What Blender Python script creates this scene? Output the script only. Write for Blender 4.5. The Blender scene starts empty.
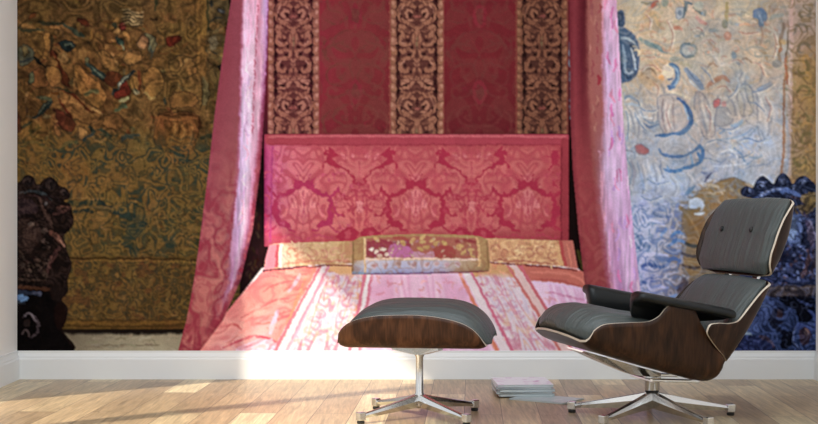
import bpy, bmesh, math, random
import numpy as np
from mathutils import Vector, Matrix
random.seed(7)
PI = math.pi
scene = bpy.context.scene
col = scene.collection

# ------------------------------------------------------------------ helpers
def lin1(v):
    v /= 255.0
    return v / 12.92 if v <= 0.04045 else ((v + 0.055) / 1.055) ** 2.4
def lin(c, k=1.0):
    return tuple(min(0.97, lin1(x) * k) for x in c)

def new_mat(name):
    m = bpy.data.materials.new(name); m.use_nodes = True
    nt = m.node_tree
    return m, nt, nt.nodes['Principled BSDF']

def N(nt, kind, **kw):
    n = nt.nodes.new(kind)
    for k, v in kw.items():
        if k in n.inputs: n.inputs[k].default_value = v
        else: setattr(n, k, v)
    return n

def plain(name, c, rough=0.5, metal=0.0, bump=0.0, bscale=80, coat=0.0, spec=0.5, var=0.0):
    m, nt, b = new_mat(name)
    b.inputs['Base Color'].default_value = (*c, 1)
    b.inputs['Roughness'].default_value = rough
    b.inputs['Metallic'].default_value = metal
    b.inputs['Coat Weight'].default_value = coat
    b.inputs['Specular IOR Level'].default_value = spec
    tc = N(nt, 'ShaderNodeTexCoord')
    no = N(nt, 'ShaderNodeTexNoise', Scale=bscale, Detail=3.0)
    nt.links.new(tc.outputs['Object'], no.inputs['Vector'])
    if bump:
        bp = N(nt, 'ShaderNodeBump', Strength=bump, Distance=0.002)
        nt.links.new(no.outputs['Fac'], bp.inputs['Height'])
        nt.links.new(bp.outputs['Normal'], b.inputs['Normal'])
    if var:
        mr = N(nt, 'ShaderNodeMapRange'); mr.inputs['To Min'].default_value = 1 - var; mr.inputs['To Max'].default_value = 1 + var
        nt.links.new(no.outputs['Fac'], mr.inputs['Value'])
        vm = N(nt, 'ShaderNodeVectorMath', operation='MULTIPLY')
        vm.inputs[0].default_value = c
        nt.links.new(mr.outputs['Result'], vm.inputs[1])
        nt.links.new(vm.outputs['Vector'], b.inputs['Base Color'])
    return m

def obj_from_bm(name, bm, mats, parent=None, smooth=False):
    me = bpy.data.meshes.new(name)
    bm.normal_update()
    bm.to_mesh(me); bm.free()
    for m in (mats if isinstance(mats, (list, tuple)) else [mats]):
        me.materials.append(m)
    if smooth:
        for p in me.polygons: p.use_smooth = True
    o = bpy.data.objects.new(name, me); col.objects.link(o)
    if parent: o.parent = parent
    return o

def empty(name, loc, rz=0.0):
    o = bpy.data.objects.new(name, None); col.objects.link(o)
    o.location = loc; o.rotation_euler = (0, 0, rz); o.empty_display_size = 0.1
    return o

def tag(o, label, cat, group=None):
    o['label'] = label; o['category'] = cat
    if group: o['group'] = group
    return o

def add_box(bm, c, s, rot=None, bev=0.0):
    g = bmesh.ops.create_cube(bm, size=1.0)
    vs = g['verts']
    M = Matrix.Translation(c) @ (rot if rot else Matrix.Identity(4)) @ Matrix.Diagonal((*s, 1))
    bmesh.ops.transform(bm, matrix=M, verts=vs)
    if bev:
        es = list({e for v in vs for e in v.link_edges})
        bmesh.ops.bevel(bm, geom=es, offset=bev, segments=2, affect='EDGES', profile=0.5)

def add_lathe(bm, prof, n=24, center=(0, 0)):
    rings = []
    for r, z in prof:
        rings.append([bm.verts.new((center[0] + r * math.cos(2 * PI * i / n), center[1] + r * math.sin(2 * PI * i / n), z)) for i in range(n)])
    for a, b in zip(rings, rings[1:]):
        for i in range(n):
            bm.faces.new((a[i], a[(i + 1) % n], b[(i + 1) % n], b[i]))
    bm.faces.new(list(reversed(rings[0]))); bm.faces.new(rings[-1])

def loft(bm, loops, cap=True):
    rs = [[bm.verts.new(p) for p in L] for L in loops]
    n = len(rs[0])
    for a, b in zip(rs, rs[1:]):
        for i in range(n):
            bm.faces.new((a[i], a[(i + 1) % n], b[(i + 1) % n], b[i]))
    if cap:
        bm.faces.new(list(reversed(rs[0]))); bm.faces.new(rs[-1])
    bmesh.ops.recalc_face_normals(bm, faces=bm.faces)

def interp(tab, x):
    if x <= tab[0][0]: return tab[0][1]
    for (a, va), (b, vb) in zip(tab, tab[1:]):
        if x <= b:
            t = (x - a) / (b - a) if b > a else 0
            return va + (vb - va) * t
    return tab[-1][1]
def sinterp(tab, x):
    # smooth (Catmull-Rom style) interpolation of a table
    n = len(tab)
    if x <= tab[0][0]: return tab[0][1]
    if x >= tab[-1][0]: return tab[-1][1]
    for i in range(n - 1):
        a, va = tab[i]; b, vb = tab[i + 1]
        if x <= b:
            t = (x - a) / (b - a)
            def slope(j):
                if j <= 0: return (tab[1][1] - tab[0][1]) / (tab[1][0] - tab[0][0])
                if j >= n - 1: return (tab[-1][1] - tab[-2][1]) / (tab[-1][0] - tab[-2][0])
                s0 = (tab[j][1] - tab[j-1][1]) / (tab[j][0] - tab[j-1][0]); s1 = (tab[j+1][1] - tab[j][1]) / (tab[j+1][0] - tab[j][0])
                return 0 if s0 * s1 <= 0 else 2 * s0 * s1 / (s0 + s1)
            m0 = slope(i) * (b - a); m1 = slope(i + 1) * (b - a)
            return (2*t**3-3*t**2+1)*va + (t**3-2*t**2+t)*m0 + (-2*t**3+3*t**2)*vb + (t**3-t**2)*m1

# ------------------------------------------------------------------ place dimensions
EYE = 0.78            # camera height
F = 1400.0            # focal length in pixels of an 818 wide frame
DW = 6.539            # distance of the far wall
U = DW / F            # one image pixel projected onto the far wall, metres
XL, XR = (17.3 - 409) * U, (815.8 - 409) * U
ZB = EYE - (350.6 - 212) * U          # lower edge of the mural = top of the baseboard
ZTOP = 2.62

# ------------------------------------------------------------------ camera
cam = bpy.data.cameras.new('camera'); cam.sensor_width = 36; cam.lens = F / 818 * 36
camo = bpy.data.objects.new('camera', cam); col.objects.link(camo)
camo.location = (0, 0, EYE); camo.rotation_euler = (PI / 2, 0, 0)
scene.camera = camo

# ------------------------------------------------------------------ light
w = bpy.data.worlds.new('world'); scene.world = w; w.use_nodes = True
bg = w.node_tree.nodes['Background']
bg.inputs['Color'].default_value = (0.95, 0.975, 1.0, 1); bg.inputs['Strength'].default_value = 0.92
EL = math.radians(38)
sd = Vector((0.766 * math.cos(EL), 0.643 * math.cos(EL), -math.sin(EL)))
sun = bpy.data.lights.new('sun', 'SUN'); sun.energy = 5.8; sun.angle = math.radians(1.7); sun.color = (1.0, 0.89, 0.72)
suno = bpy.data.objects.new('sun', sun); col.objects.link(suno)
suno.rotation_euler = sd.to_track_quat('-Z', 'Y').to_euler(); suno.location = (-4, 1, 4)
scene.view_settings.view_transform = 'Standard'; scene.view_settings.look = 'None'
scene.view_settings.gamma = 1; scene.view_settings.exposure = 0.0; scene.view_settings.use_curve_mapping = False

# ------------------------------------------------------------------ materials
M_white = plain('white_paint', (0.90, 0.885, 0.865), 0.55, bump=0.05, bscale=220)
M_trim = plain('white_trim_paint', (0.77, 0.78, 0.78), 0.4, bump=0.03, bscale=150)

def floor_mat():
    m, nt, b = new_mat('oak_plank_floor')
    L = nt.links.new
    tc = N(nt, 'ShaderNodeTexCoord')
    mp = N(nt, 'ShaderNodeMapping'); mp.inputs['Rotation'].default_value = (0, 0, PI / 2 + 0.045); mp.inputs['Location'].default_value = (0.30, 0.03, 0)
    L(tc.outputs['Object'], mp.inputs['Vector'])
    br = N(nt, 'ShaderNodeTexBrick', offset=0.37, offset_frequency=2)
    br.inputs['Scale'].default_value = 1.0; br.inputs['Brick Width'].default_value = 0.95; br.inputs['Row Height'].default_value = 0.145
    br.inputs['Mortar Size'].default_value = 0.0016; br.inputs['Mortar Smooth'].default_value = 0.3
    br.inputs['Color1'].default_value = (0, 0, 0, 1); br.inputs['Color2'].default_value = (1, 1, 1, 1); br.inputs['Mortar'].default_value = (0.5, 0.5, 0.5, 1)
    L(mp.outputs['Vector'], br.inputs['Vector'])
    rp = N(nt, 'ShaderNodeValToRGB')
    e = rp.color_ramp.elements
    e[0].position = 0.0; e[0].color = (*lin((152, 128, 100)), 1)
    e[1].position = 1.0; e[1].color = (*lin((216, 196, 158)), 1)
    k = e.new(0.35); k.color = (*lin((178, 152, 119)), 1)
    k = e.new(0.7); k.color = (*lin((196, 172, 136)), 1)
    L(br.outputs['Color'], rp.inputs['Fac'])
    # grain, shifted plank by plank
    add = N(nt, 'ShaderNodeVectorMath', operation='MULTIPLY_ADD')
    L(br.outputs['Color'], add.inputs[0]); add.inputs[1].default_value = (7.3, 3.1, 5.7)
    L(tc.outputs['Object'], add.inputs[2])
    mg = N(nt, 'ShaderNodeMapping'); mg.inputs['Rotation'].default_value = (0, 0, 0.045); mg.inputs['Scale'].default_value = (38, 2.6, 1)
    L(add.outputs['Vector'], mg.inputs['Vector'])
    n1 = N(nt, 'ShaderNodeTexNoise', Scale=1.0, Detail=6.0, Roughness=0.65, Distortion=1.2)
    L(mg.outputs['Vector'], n1.inputs['Vector'])
    mg2 = N(nt, 'ShaderNodeMapping'); mg2.inputs['Scale'].default_value = (150, 7, 1)
    L(add.outputs['Vector'], mg2.inputs['Vector'])
    n2 = N(nt, 'ShaderNodeTexNoise', Scale=1.0, Detail=3.0, Roughness=0.6)
    L(mg2.outputs['Vector'], n2.inputs['Vector'])
    mr = N(nt, 'ShaderNodeMapRange'); mr.inputs['From Min'].default_value = 0.3; mr.inputs['From Max'].default_value = 0.7
    mr.inputs['To Min'].default_value = 0.60; mr.inputs['To Max'].default_value = 1.26
    L(n1.outputs['Fac'], mr.inputs['Value'])
    mr2 = N(nt, 'ShaderNodeMapRange'); mr2.inputs['From Min'].default_value = 0.3; mr2.inputs['From Max'].default_value = 0.7
    mr2.inputs['To Min'].default_value = 0.80; mr2.inputs['To Max'].default_value = 1.12
    L(n2.outputs['Fac'], mr2.inputs['Value'])
    mu = N(nt, 'ShaderNodeMath', operation='MULTIPLY'); L(mr.outputs['Result'], mu.inputs[0]); L(mr2.outputs['Result'], mu.inputs[1])
    vm = N(nt, 'ShaderNodeVectorMath', operation='MULTIPLY'); L(rp.outputs['Color'], vm.inputs[0]); L(mu.outputs['Value'], vm.inputs[1])
    mx = N(nt, 'ShaderNodeMix', data_type='RGBA'); L(br.outputs['Fac'], mx.inputs['Factor'])
    L(vm.outputs['Vector'], mx.inputs[6]); mx.inputs[7].default_value = (0.09, 0.06, 0.045, 1)
    L(mx.outputs[2], b.inputs['Base Color'])
    b.inputs['Roughness'].default_value = 0.34
    b.inputs['Specular IOR Level'].default_value = 0.35
    bp = N(nt, 'ShaderNodeBump', Strength=0.12, Distance=0.003)
    L(mu.outputs['Value'], bp.inputs['Height']); L(bp.outputs['Normal'], b.inputs['Normal'])
    return m
M_floor = floor_mat()

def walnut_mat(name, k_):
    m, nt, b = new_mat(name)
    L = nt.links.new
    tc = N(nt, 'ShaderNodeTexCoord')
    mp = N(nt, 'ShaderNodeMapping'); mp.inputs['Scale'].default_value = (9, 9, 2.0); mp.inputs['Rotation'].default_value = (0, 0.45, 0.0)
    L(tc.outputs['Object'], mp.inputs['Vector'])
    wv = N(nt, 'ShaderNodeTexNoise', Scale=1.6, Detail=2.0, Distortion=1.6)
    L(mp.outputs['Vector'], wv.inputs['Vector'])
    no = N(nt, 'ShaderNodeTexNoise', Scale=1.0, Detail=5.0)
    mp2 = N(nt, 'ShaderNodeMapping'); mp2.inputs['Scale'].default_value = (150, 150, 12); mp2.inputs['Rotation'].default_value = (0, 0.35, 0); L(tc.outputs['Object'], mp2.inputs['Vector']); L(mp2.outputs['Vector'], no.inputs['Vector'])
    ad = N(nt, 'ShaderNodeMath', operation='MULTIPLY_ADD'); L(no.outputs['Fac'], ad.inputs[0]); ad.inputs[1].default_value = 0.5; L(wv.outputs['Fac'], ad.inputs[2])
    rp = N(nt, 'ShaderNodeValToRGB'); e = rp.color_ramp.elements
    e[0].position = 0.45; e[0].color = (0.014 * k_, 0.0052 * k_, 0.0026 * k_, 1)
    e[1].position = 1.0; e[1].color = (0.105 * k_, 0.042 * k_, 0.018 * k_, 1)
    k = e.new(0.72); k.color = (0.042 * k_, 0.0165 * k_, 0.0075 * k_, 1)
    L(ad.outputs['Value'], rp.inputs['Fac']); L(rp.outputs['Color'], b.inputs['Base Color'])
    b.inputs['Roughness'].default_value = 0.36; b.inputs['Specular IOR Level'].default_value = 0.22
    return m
M_walnut_lit = walnut_mat('walnut_veneer_lit', 1.25); M_walnut_shaded = walnut_mat('walnut_veneer_shaded', 0.6)  # same walnut: colour lightened for the sunlit ottoman, darkened for the chair's shade

def ply_mat():
    return plain('pale_ply_edge', (0.55, 0.46, 0.36), 0.45, var=0.1, bscale=60)
M_ply = ply_mat()

def leather_mat(name, c, rough, axis, k=1.0):
    m, nt, b = new_mat(name)
    L = nt.links.new
    tc = N(nt, 'ShaderNodeTexCoord')
    mp = N(nt, 'ShaderNodeMapping'); mp.inputs['Scale'].default_value = axis
    L(tc.outputs['Object'], mp.inputs['Vector'])
    no = N(nt, 'ShaderNodeTexNoise', Scale=1.0, Detail=3.0, Roughness=0.5, Distortion=0.6)
    L(mp.outputs['Vector'], no.inputs['Vector'])
    n2 = N(nt, 'ShaderNodeTexNoise', Scale=260.0, Detail=2.0)
    L(tc.outputs['Object'], n2.inputs['Vector'])
    ad = N(nt, 'ShaderNodeMath', operation='MULTIPLY_ADD'); L(n2.outputs['Fac'], ad.inputs[0]); ad.inputs[1].default_value = 0.06; L(no.outputs['Fac'], ad.inputs[2])
    bp = N(nt, 'ShaderNodeBump', Strength=0.75 * k, Distance=0.012)
    L(ad.outputs['Value'], bp.inputs['Height']); L(bp.outputs['Normal'], b.inputs['Normal'])
    b.inputs['Base Color'].default_value = (*c, 1)
    b.inputs['Roughness'].default_value = rough; b.inputs['Specular IOR Level'].default_value = 0.5
    return m
M_leather_seat = leather_mat('dark_grey_leather_seat', (0.056, 0.066, 0.063), 0.45, (3, 60, 3))
M_leather_back = leather_mat('dark_grey_leather_back', (0.056, 0.066, 0.063), 0.48, (4, 62, 3))
M_leather_ott = leather_mat('dark_grey_leather_ottoman', (0.056, 0.066, 0.063), 0.43, (4, 44, 6))
M_leather_arm = leather_mat('black_leather_arm', (0.006, 0.007, 0.0075), 0.36, (10, 10, 10), 0.3); M_leather_arm.node_tree.nodes['Principled BSDF'].inputs['Specular IOR Level'].default_value = 0.3
M_chrome = plain('polished_aluminium', (0.72, 0.73, 0.74), 0.2, 1.0, bump=0.02, bscale=30)
M_black = plain('black_rubber', (0.008, 0.008, 0.008), 0.5, bump=0.05)
M_darkmetal = plain('dark_steel', (0.10, 0.09, 0.085), 0.3, 1.0, bump=0.02)

# ------------------------------------------------------------------ room shell
def structure(name, bm, mats, parent=None, smooth=False):
    o = obj_from_bm(name, bm, mats, parent, smooth); o['kind'] = 'structure'; return o

YF = -0.4
bm = bmesh.new(); add_box(bm, ((XL + XR) / 2, (YF + DW) / 2, -0.05), (XR - XL + 0.3, DW - YF + 0.3, 0.1)); structure('floor', bm, M_floor)
bm = bmesh.new(); add_box(bm, ((XL + XR) / 2, DW + 0.06, ZTOP / 2), (XR - XL + 0.24, 0.12, ZTOP)); structure('wall_back', bm, M_white)
bm = bmesh.new(); add_box(bm, (XR + 0.06, (YF + DW) / 2, ZTOP / 2), (0.12, DW - YF, ZTOP)); structure('wall_right', bm, M_white)
bm = bmesh.new(); add_box(bm, ((XL + XR) / 2, (YF + DW) / 2, ZTOP + 0.05), (XR - XL + 0.24, DW - YF + 0.24, 0.1)); structure('ceiling', bm, M_white)
fill_light = bpy.data.lights.new('ceiling_fill', 'AREA'); fill_light.shape = 'RECTANGLE'; fill_light.size = 3.0; fill_light.size_y = 4.6; fill_light.energy = 98; fill_light.color = (0.86, 0.98, 1.10)  # added soft fill under the ceiling, no fixture behind it
lo = bpy.data.objects.new('ceiling_fill', fill_light); col.objects.link(lo); lo.location = (0, 3.2, ZTOP - 0.02)
# left wall with a tall two-light window, out of frame, that lets the sun in
WY0, WY1, WZ0, WZ1 = 3.30, 5.65, 0.05, 2.05
bm = bmesh.new()
xc = XL - 0.06
add_box(bm, (xc, (YF + WY0) / 2, ZTOP / 2), (0.12, WY0 - YF, ZTOP))
add_box(bm, (xc, (WY1 + DW) / 2, ZTOP / 2), (0.12, DW - WY1, ZTOP))
add_box(bm, (xc, (WY0 + WY1) / 2, (WZ1 + ZTOP) / 2), (0.12, WY1 - WY0, ZTOP - WZ1))
add_box(bm, (xc, (WY0 + WY1) / 2, WZ0 / 2), (0.12, WY1 - WY0, WZ0))
structure('wall_left', bm, M_white)
bm = bmesh.new()
xw = XL - 0.04
MY = 4.63
add_box(bm, (xw, MY, (WZ0 + WZ1) / 2), (0.05, 0.10, WZ1 - WZ0))
for yy in (WY0 + 0.015, WY1 - 0.015): add_box(bm, (xw, yy, (WZ0 + WZ1) / 2), (0.05, 0.03, WZ1 - WZ0))
for zz in (WZ0 + 0.015, WZ1 - 0.015): add_box(bm, (xw, (WY0 + WY1) / 2, zz), (0.05, WY1 - WY0, 0.03))
structure('window_1', bm, M_trim)

# baseboards: profile swept along the wall
BH = ZB
PROF = [(0, 0), (0.015, 0), (0.015, BH * 0.70), (0.012, BH * 0.76), (0.012, BH * 0.80), (0.009, BH * 0.86), (0.006, BH * 0.93), (0.006, BH), (0, BH)]
bm = bmesh.new(); loft(bm, [[(XL, DW - a, z) for a, z in PROF], [(XR, DW - a, z) for a, z in PROF]]); structure('baseboard_back', bm, M_trim)
bm = bmesh.new(); loft(bm, [[(XL + a, WY1 + 0.02, z) for a, z in PROF], [(XL + a, DW - 0.0151, z) for a, z in PROF]]); structure('baseboard_left', bm, M_trim)
bm = bmesh.new(); loft(bm, [[(XR - a, YF, z) for a, z in PROF], [(XR - a, DW - 0.0151, z) for a, z in PROF]]); structure('baseboard_right', bm, M_trim)

# ------------------------------------------------------------------ the printed wall mural (a flat print on the wall)
def print_mat(name, weave, blotch, bscale, wscale, hue=0.0):
    m, nt, b = new_mat(name)
    L = nt.links.new
    at = N(nt, 'ShaderNodeAttribute', attribute_name='ink')
    tc = N(nt, 'ShaderNodeTexCoord')
    n1 = N(nt, 'ShaderNodeTexNoise', Scale=bscale, Detail=5.0, Roughness=0.62, Distortion=0.8)
    L(tc.outputs['Object'], n1.inputs['Vector'])
    n2 = N(nt, 'ShaderNodeTexNoise', Scale=wscale, Detail=2.0)
    L(tc.outputs['Object'], n2.inputs['Vector'])
    r1 = N(nt, 'ShaderNodeMapRange'); r1.inputs['From Min'].default_value = 0.28; r1.inputs['From Max'].default_value = 0.72
    r1.inputs['To Min'].default_value = 1 - blotch; r1.inputs['To Max'].default_value = 1 + blotch
    L(n1.outputs['Fac'], r1.inputs['Value'])
    r2 = N(nt, 'ShaderNodeMapRange'); r2.inputs['From Min'].default_value = 0.28; r2.inputs['From Max'].default_value = 0.72
    r2.inputs['To Min'].default_value = 1 - weave; r2.inputs['To Max'].default_value = 1 + weave
    L(n2.outputs['Fac'], r2.inputs['Value'])
    mu = N(nt, 'ShaderNodeMath', operation='MULTIPLY'); L(r1.outputs['Result'], mu.inputs[0]); L(r2.outputs['Result'], mu.inputs[1])
    vm = N(nt, 'ShaderNodeVectorMath', operation='MULTIPLY'); L(at.outputs['Color'], vm.inputs[0]); L(mu.outputs['Value'], vm.inputs[1])
    out = vm.outputs['Vector']
    if hue:
        n3 = N(nt, 'ShaderNodeTexNoise', Scale=bscale * 0.6, Detail=4.0); L(tc.outputs['Object'], n3.inputs['Vector'])
        r3 = N(nt, 'ShaderNodeMapRange'); r3.inputs['From Min'].default_value = 0.3; r3.inputs['From Max'].default_value = 0.7
        r3.inputs['To Min'].default_value = 0.5 - hue; r3.inputs['To Max'].default_value = 0.5 + hue
        L(n3.outputs['Fac'], r3.inputs['Value'])
        hs = N(nt, 'ShaderNodeHueSaturation'); L(r3.outputs['Result'], hs.inputs['Hue']); L(out, hs.inputs['Color']); out = hs.outputs['Color']
    L(out, b.inputs['Base Color'])
    b.inputs['Roughness'].default_value = 0.85; b.inputs['Specular IOR Level'].default_value = 0.02
    return m
P_cloth = print_mat('printed_cloth', 0.07, 0.10, 14, 130)
P_bright = print_mat('printed_bright_cloth', 0.05, 0.08, 22, 110)
P_tap = print_mat('printed_tapestry', 0.16, 0.24, 13, 75, 0.008)
P_pale = print_mat('printed_pale_tapestry', 0.07, 0.13, 11, 80, 0.01)
P_wood = print_mat('printed_carving', 0.2, 0.45, 20, 80)

KINK = 1.36   # paper brightness against the light that falls on the far wall

def crom(P, closed, sub=5):
    n = len(P); out = []
    if n < 3: return list(P)
    rng = range(n) if closed else range(n - 1)
    for i in rng:
        if closed: p0, p1, p2, p3 = P[i - 1], P[i], P[(i + 1) % n], P[(i + 2) % n]
        else: p0, p1, p2, p3 = P[max(0, i - 1)], P[i], P[i + 1], P[min(n - 1, i + 2)]
        for s in range(sub):
            t = s / sub
            out.append(tuple(0.5 * ((2 * p1[k]) + (-p0[k] + p2[k]) * t + (2 * p0[k] - 5 * p1[k] + 4 * p2[k] - p3[k]) * t * t + (-p0[k] + 3 * p1[k] - 3 * p2[k] + p3[k]) * t ** 3) for k in range(len(p1))))
    if not closed: out.append(tuple(P[-1]))
    return out

YT = 212 - (ZTOP - EYE) / U + 0.5       # top of the mural in image pixels
SSC = 2                                  # canvas samples per image pixel
X0, Y0 = 17.3, YT
CW, CHH = int(round((815.8 - 17.3) * SSC)), int(round((350.6 - YT) * SSC))
canvas = np.zeros((CHH, CW, 3), np.float32)
owner = np.zeros((CHH, CW), np.int16)
PARTS = []

def blur(img, sig):
    r = max(1, int(math.ceil(sig * 2.6))); k = np.exp(-0.5 * (np.arange(-r, r + 1) / sig) ** 2); k /= k.sum()
    p = np.pad(img, ((r, r), (0, 0), (0, 0)), mode='edge'); img = sum(k[i] * p[i:i + img.shape[0]] for i in range(2 * r + 1))
    p = np.pad(img, ((0, 0), (r, r), (0, 0)), mode='edge'); return sum(k[i] * p[:, i:i + img.shape[1]] for i in range(2 * r + 1))
nrng = np.random.default_rng(11)
def smooth_noise(h, w, scale):
    gh, gw = int(h / scale) + 3, int(w / scale) + 3
    g = nrng.standard_normal((gh, gw)).astype(np.float32)
    y = np.arange(h) / scale; x = np.arange(w) / scale
    yi = y.astype(int); xi = x.astype(int); fy = (y - yi)[:, None]; fx = (x - xi)[None]
    fy = fy * fy * (3 - 2 * fy); fx = fx * fx * (3 - 2 * fx)
    return (g[yi][:, xi] * (1 - fy) + g[yi + 1][:, xi] * fy) * (1 - fx) + (g[yi][:, xi + 1] * (1 - fy) + g[yi + 1][:, xi + 1] * fy) * fx

TAB = nrng.random((256, 256)).astype(np.float32)
def vn(x, y, seed=0):
    x = x + seed * 37.7; y = y + seed * 61.3
    xi = np.floor(x).astype(int); yi = np.floor(y).astype(int); fx = x - xi; fy = y - yi
    fx = fx * fx * (3 - 2 * fx); fy = fy * fy * (3 - 2 * fy)
    a = TAB[yi % 256, xi % 256]; b = TAB[yi % 256, (xi + 1) % 256]; c = TAB[(yi + 1) % 256, xi % 256]; d = TAB[(yi + 1) % 256, (xi + 1) % 256]
    return (a * (1 - fx) + b * fx) * (1 - fy) + (c * (1 - fx) + d * fx) * fy
def fbm(x, y, seed=0): return 0.55 * vn(x, y, seed) + 0.3 * vn(2.03 * x, 2.03 * y, seed + 1) + 0.15 * vn(4.1 * x, 4.1 * y, seed + 2)
def filigree(x, y, sc, k, seed=0, ax=1.0):
    """woven scrollwork: level lines of a warped noise, -1..1"""
    wx = x + sc * 1.1 * (vn(x / sc * 0.8, y / sc * 0.8, seed + 5) - 0.5); wy = y + sc * 1.1 * (vn(x / sc * 0.8, y / sc * 0.8, seed + 8) - 0.5)
    n = vn(wx / sc * ax, wy / sc, seed) + 0.35 * vn(2 * wx / sc * ax, 2 * wy / sc, seed + 3)
    return np.sin(n * k)
def sstep(a, b, v): t = np.clip((v - a) / (b - a), 0, 1); return t * t * (3 - 2 * t)
def C3(c): return np.array(c, np.float32)
def blend(rgb, c, m): m = np.clip(m, 0, 1)[..., None]; return rgb * (1 - m) + C3(c) * m

class Print:
    """Flat shapes of ink on the wall; x, y are image pixel positions, mapped onto the wall."""
    def __init__(s, level, clip=None):
        s.ops = []; s.clip = clip; s.basegrid = None; s.tex = None; s.warpfn = None; s.outline = None; s.halo = False
    def poly(s, pts, c, smooth=False, k=1.0):
        if smooth: pts = crom(pts, True)
        s.ops.append((pts, c))
    def blob(s, pts, c, k=1.0):
        s.poly(pts, c, True, k)
        if s.outline: s.stroke(list(pts) + [pts[0]], 1.1, mixc(c, s.outline, 0.62), taper=False)
    def ell(s, x, y, rx, ry, c, rot=0.0, k=1.0, n=14):
        cr, sr = math.cos(rot), math.sin(rot)
        s.poly([(x + rx * math.cos(t) * cr - ry * math.sin(t) * sr, y + rx * math.cos(t) * sr + ry * math.sin(t) * cr) for t in [2 * PI * i / n for i in range(n)]], c, False, k)
    def grid(s, rows, cols, k=1.0):
        """rows of points with a colour for each point, blended in between"""
        s.ops.append(('grid', rows, cols))
        if s.basegrid is None: s.basegrid = (rows, cols)
    def stroke(s, pts, wd, c, k=1.0, taper=True, sub=5):
        """ribbon along pts; wd one width or one per point"""
        if isinstance(wd, (int, float)):
            n = len(pts)
            wd = [wd * (0.35 + 0.65 * math.sin(PI * (i + 0.35) / (n - 0.3)) if taper else 1.0) for i in range(n)]
        if s.halo and c[2] - c[0] > 36 and max(wd) > 1.5 and max(wd) < 8:
            s.halo = False; s.stroke([(p[0] - 0.8, p[1] - 0.6) for p in pts], [a * 1.9 + 0.6 for a in wd], mixc(c, s.base_at(*pts[len(pts) // 2][:2]), 0.55)); s.halo = True
        Q = crom([(p[0], p[1], a) for p, a in zip(pts, wd)], False, sub)
        n = len(Q); A, B = [], []
        for i, q in enumerate(Q):
            a = Q[max(0, i - 1)]; b = Q[min(n - 1, i + 1)]
            dx, dy = b[0] - a[0], b[1] - a[1]; l = math.hypot(dx, dy) or 1
            nx, ny = -dy / l * q[2] / 2, dx / l * q[2] / 2
            A.append((q[0] + nx, q[1] + ny)); B.append((q[0] - nx, q[1] - ny))
        s.ops.append((A + B[::-1], c))
    def base_at(s, x, y):
        rows, cols = s.basegrid
        ys = [r[0][1] for r in rows]; i = 0
        while i < len(ys) - 2 and ys[i + 1] < y: i += 1
        ty = min(1, max(0, (y - ys[i]) / (ys[i + 1] - ys[i])))
        xs = [p[0] for p in rows[i]]; j = 0
        while j < len(xs) - 2 and xs[j + 1] < x: j += 1
        tx = min(1, max(0, (x - xs[j]) / (xs[j + 1] - xs[j])))
        return mixc(mixc(cols[i][j], cols[i][j + 1], tx), mixc(cols[i + 1][j], cols[i + 1][j + 1], tx), ty)
    def fill(s, pts, c, ident, lim):
        P = np.array([(p[0], p[1]) for p in pts], np.float64)
        px = (P[:, 0] - X0) * SSC; py = (P[:, 1] - Y0) * SSC
        x0 = max(lim[0], int(math.floor(px.min()))); x1 = min(lim[2], int(math.ceil(px.max())) + 1)
        y0 = max(lim[1], int(math.floor(py.min()))); y1 = min(lim[3], int(math.ceil(py.max())) + 1)
        if x1 <= x0 or y1 <= y0: return
        gx = np.arange(x0, x1) + 0.5; gy = np.arange(y0, y1) + 0.5
        wn = np.zeros((len(gy), len(gx)), np.int16)
        n = len(px)
        for i in range(n):
            j = (i + 1) % n
            ya, yb = py[i], py[j]
            if ya == yb: continue
            m = (gy >= min(ya, yb)) & (gy < max(ya, yb))
            if not m.any(): continue
            xc = px[i] + (gy[m] - ya) * (px[j] - px[i]) / (yb - ya)
            wn[m] += (1 if yb > ya else -1) * (gx[None] > xc[:, None]).astype(np.int16)
        M = wn != 0
        if callable(c): canvas[y0:y1, x0:x1][M] = c(gx, gy)[M]
        else: canvas[y0:y1, x0:x1][M] = c
        owner[y0:y1, x0:x1][M] = ident
    def build(s, name, mat, parent, soft=0.0, warp=0.0, wscale=7.0, label=None, gain=1.0):
        ident = len(PARTS) + 1
        c = s.clip or (-1e4, -1e4, 1e4, 1e4)
        lim = (max(0, int((c[0] - X0) * SSC)), max(0, int((c[1] - Y0) * SSC)), min(CW, int((c[2] - X0) * SSC)), min(CHH, int((c[3] - Y0) * SSC)))
        for op in s.ops:
            if op[0] == 'grid':
                _, rows, cols = op
                for i in range(len(rows) - 1):
                    for j in range(len(rows[0]) - 1):
                        q = [rows[i][j], rows[i][j + 1], rows[i + 1][j + 1], rows[i + 1][j]]
                        cc = [np.array(k, np.float32) for k in (cols[i][j], cols[i][j + 1], cols[i + 1][j], cols[i + 1][j + 1])]
                        def shade(gx, gy, q=q, cc=cc):
                            x = gx[None] / SSC + X0; y = gy[:, None] / SSC + Y0
                            v = (y - q[0][1]) / max(1e-6, q[3][1] - q[0][1]) + 0 * x; v = np.clip(v, 0, 1)
                            xl = q[0][0] + (q[3][0] - q[0][0]) * v; xr = q[1][0] + (q[2][0] - q[1][0]) * v
                            u = np.clip((x - xl) / np.maximum(1e-6, xr - xl), 0, 1)[..., None]; v = v[..., None]
                            return (cc[0] * (1 - u) + cc[1] * u) * (1 - v) + (cc[2] * (1 - u) + cc[3] * u) * v
                        s.fill(q, shade, ident, lim)
            else: s.fill(op[0], np.array(op[1], np.float32), ident, lim)
        global canvas
        M = owner == ident
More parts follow.
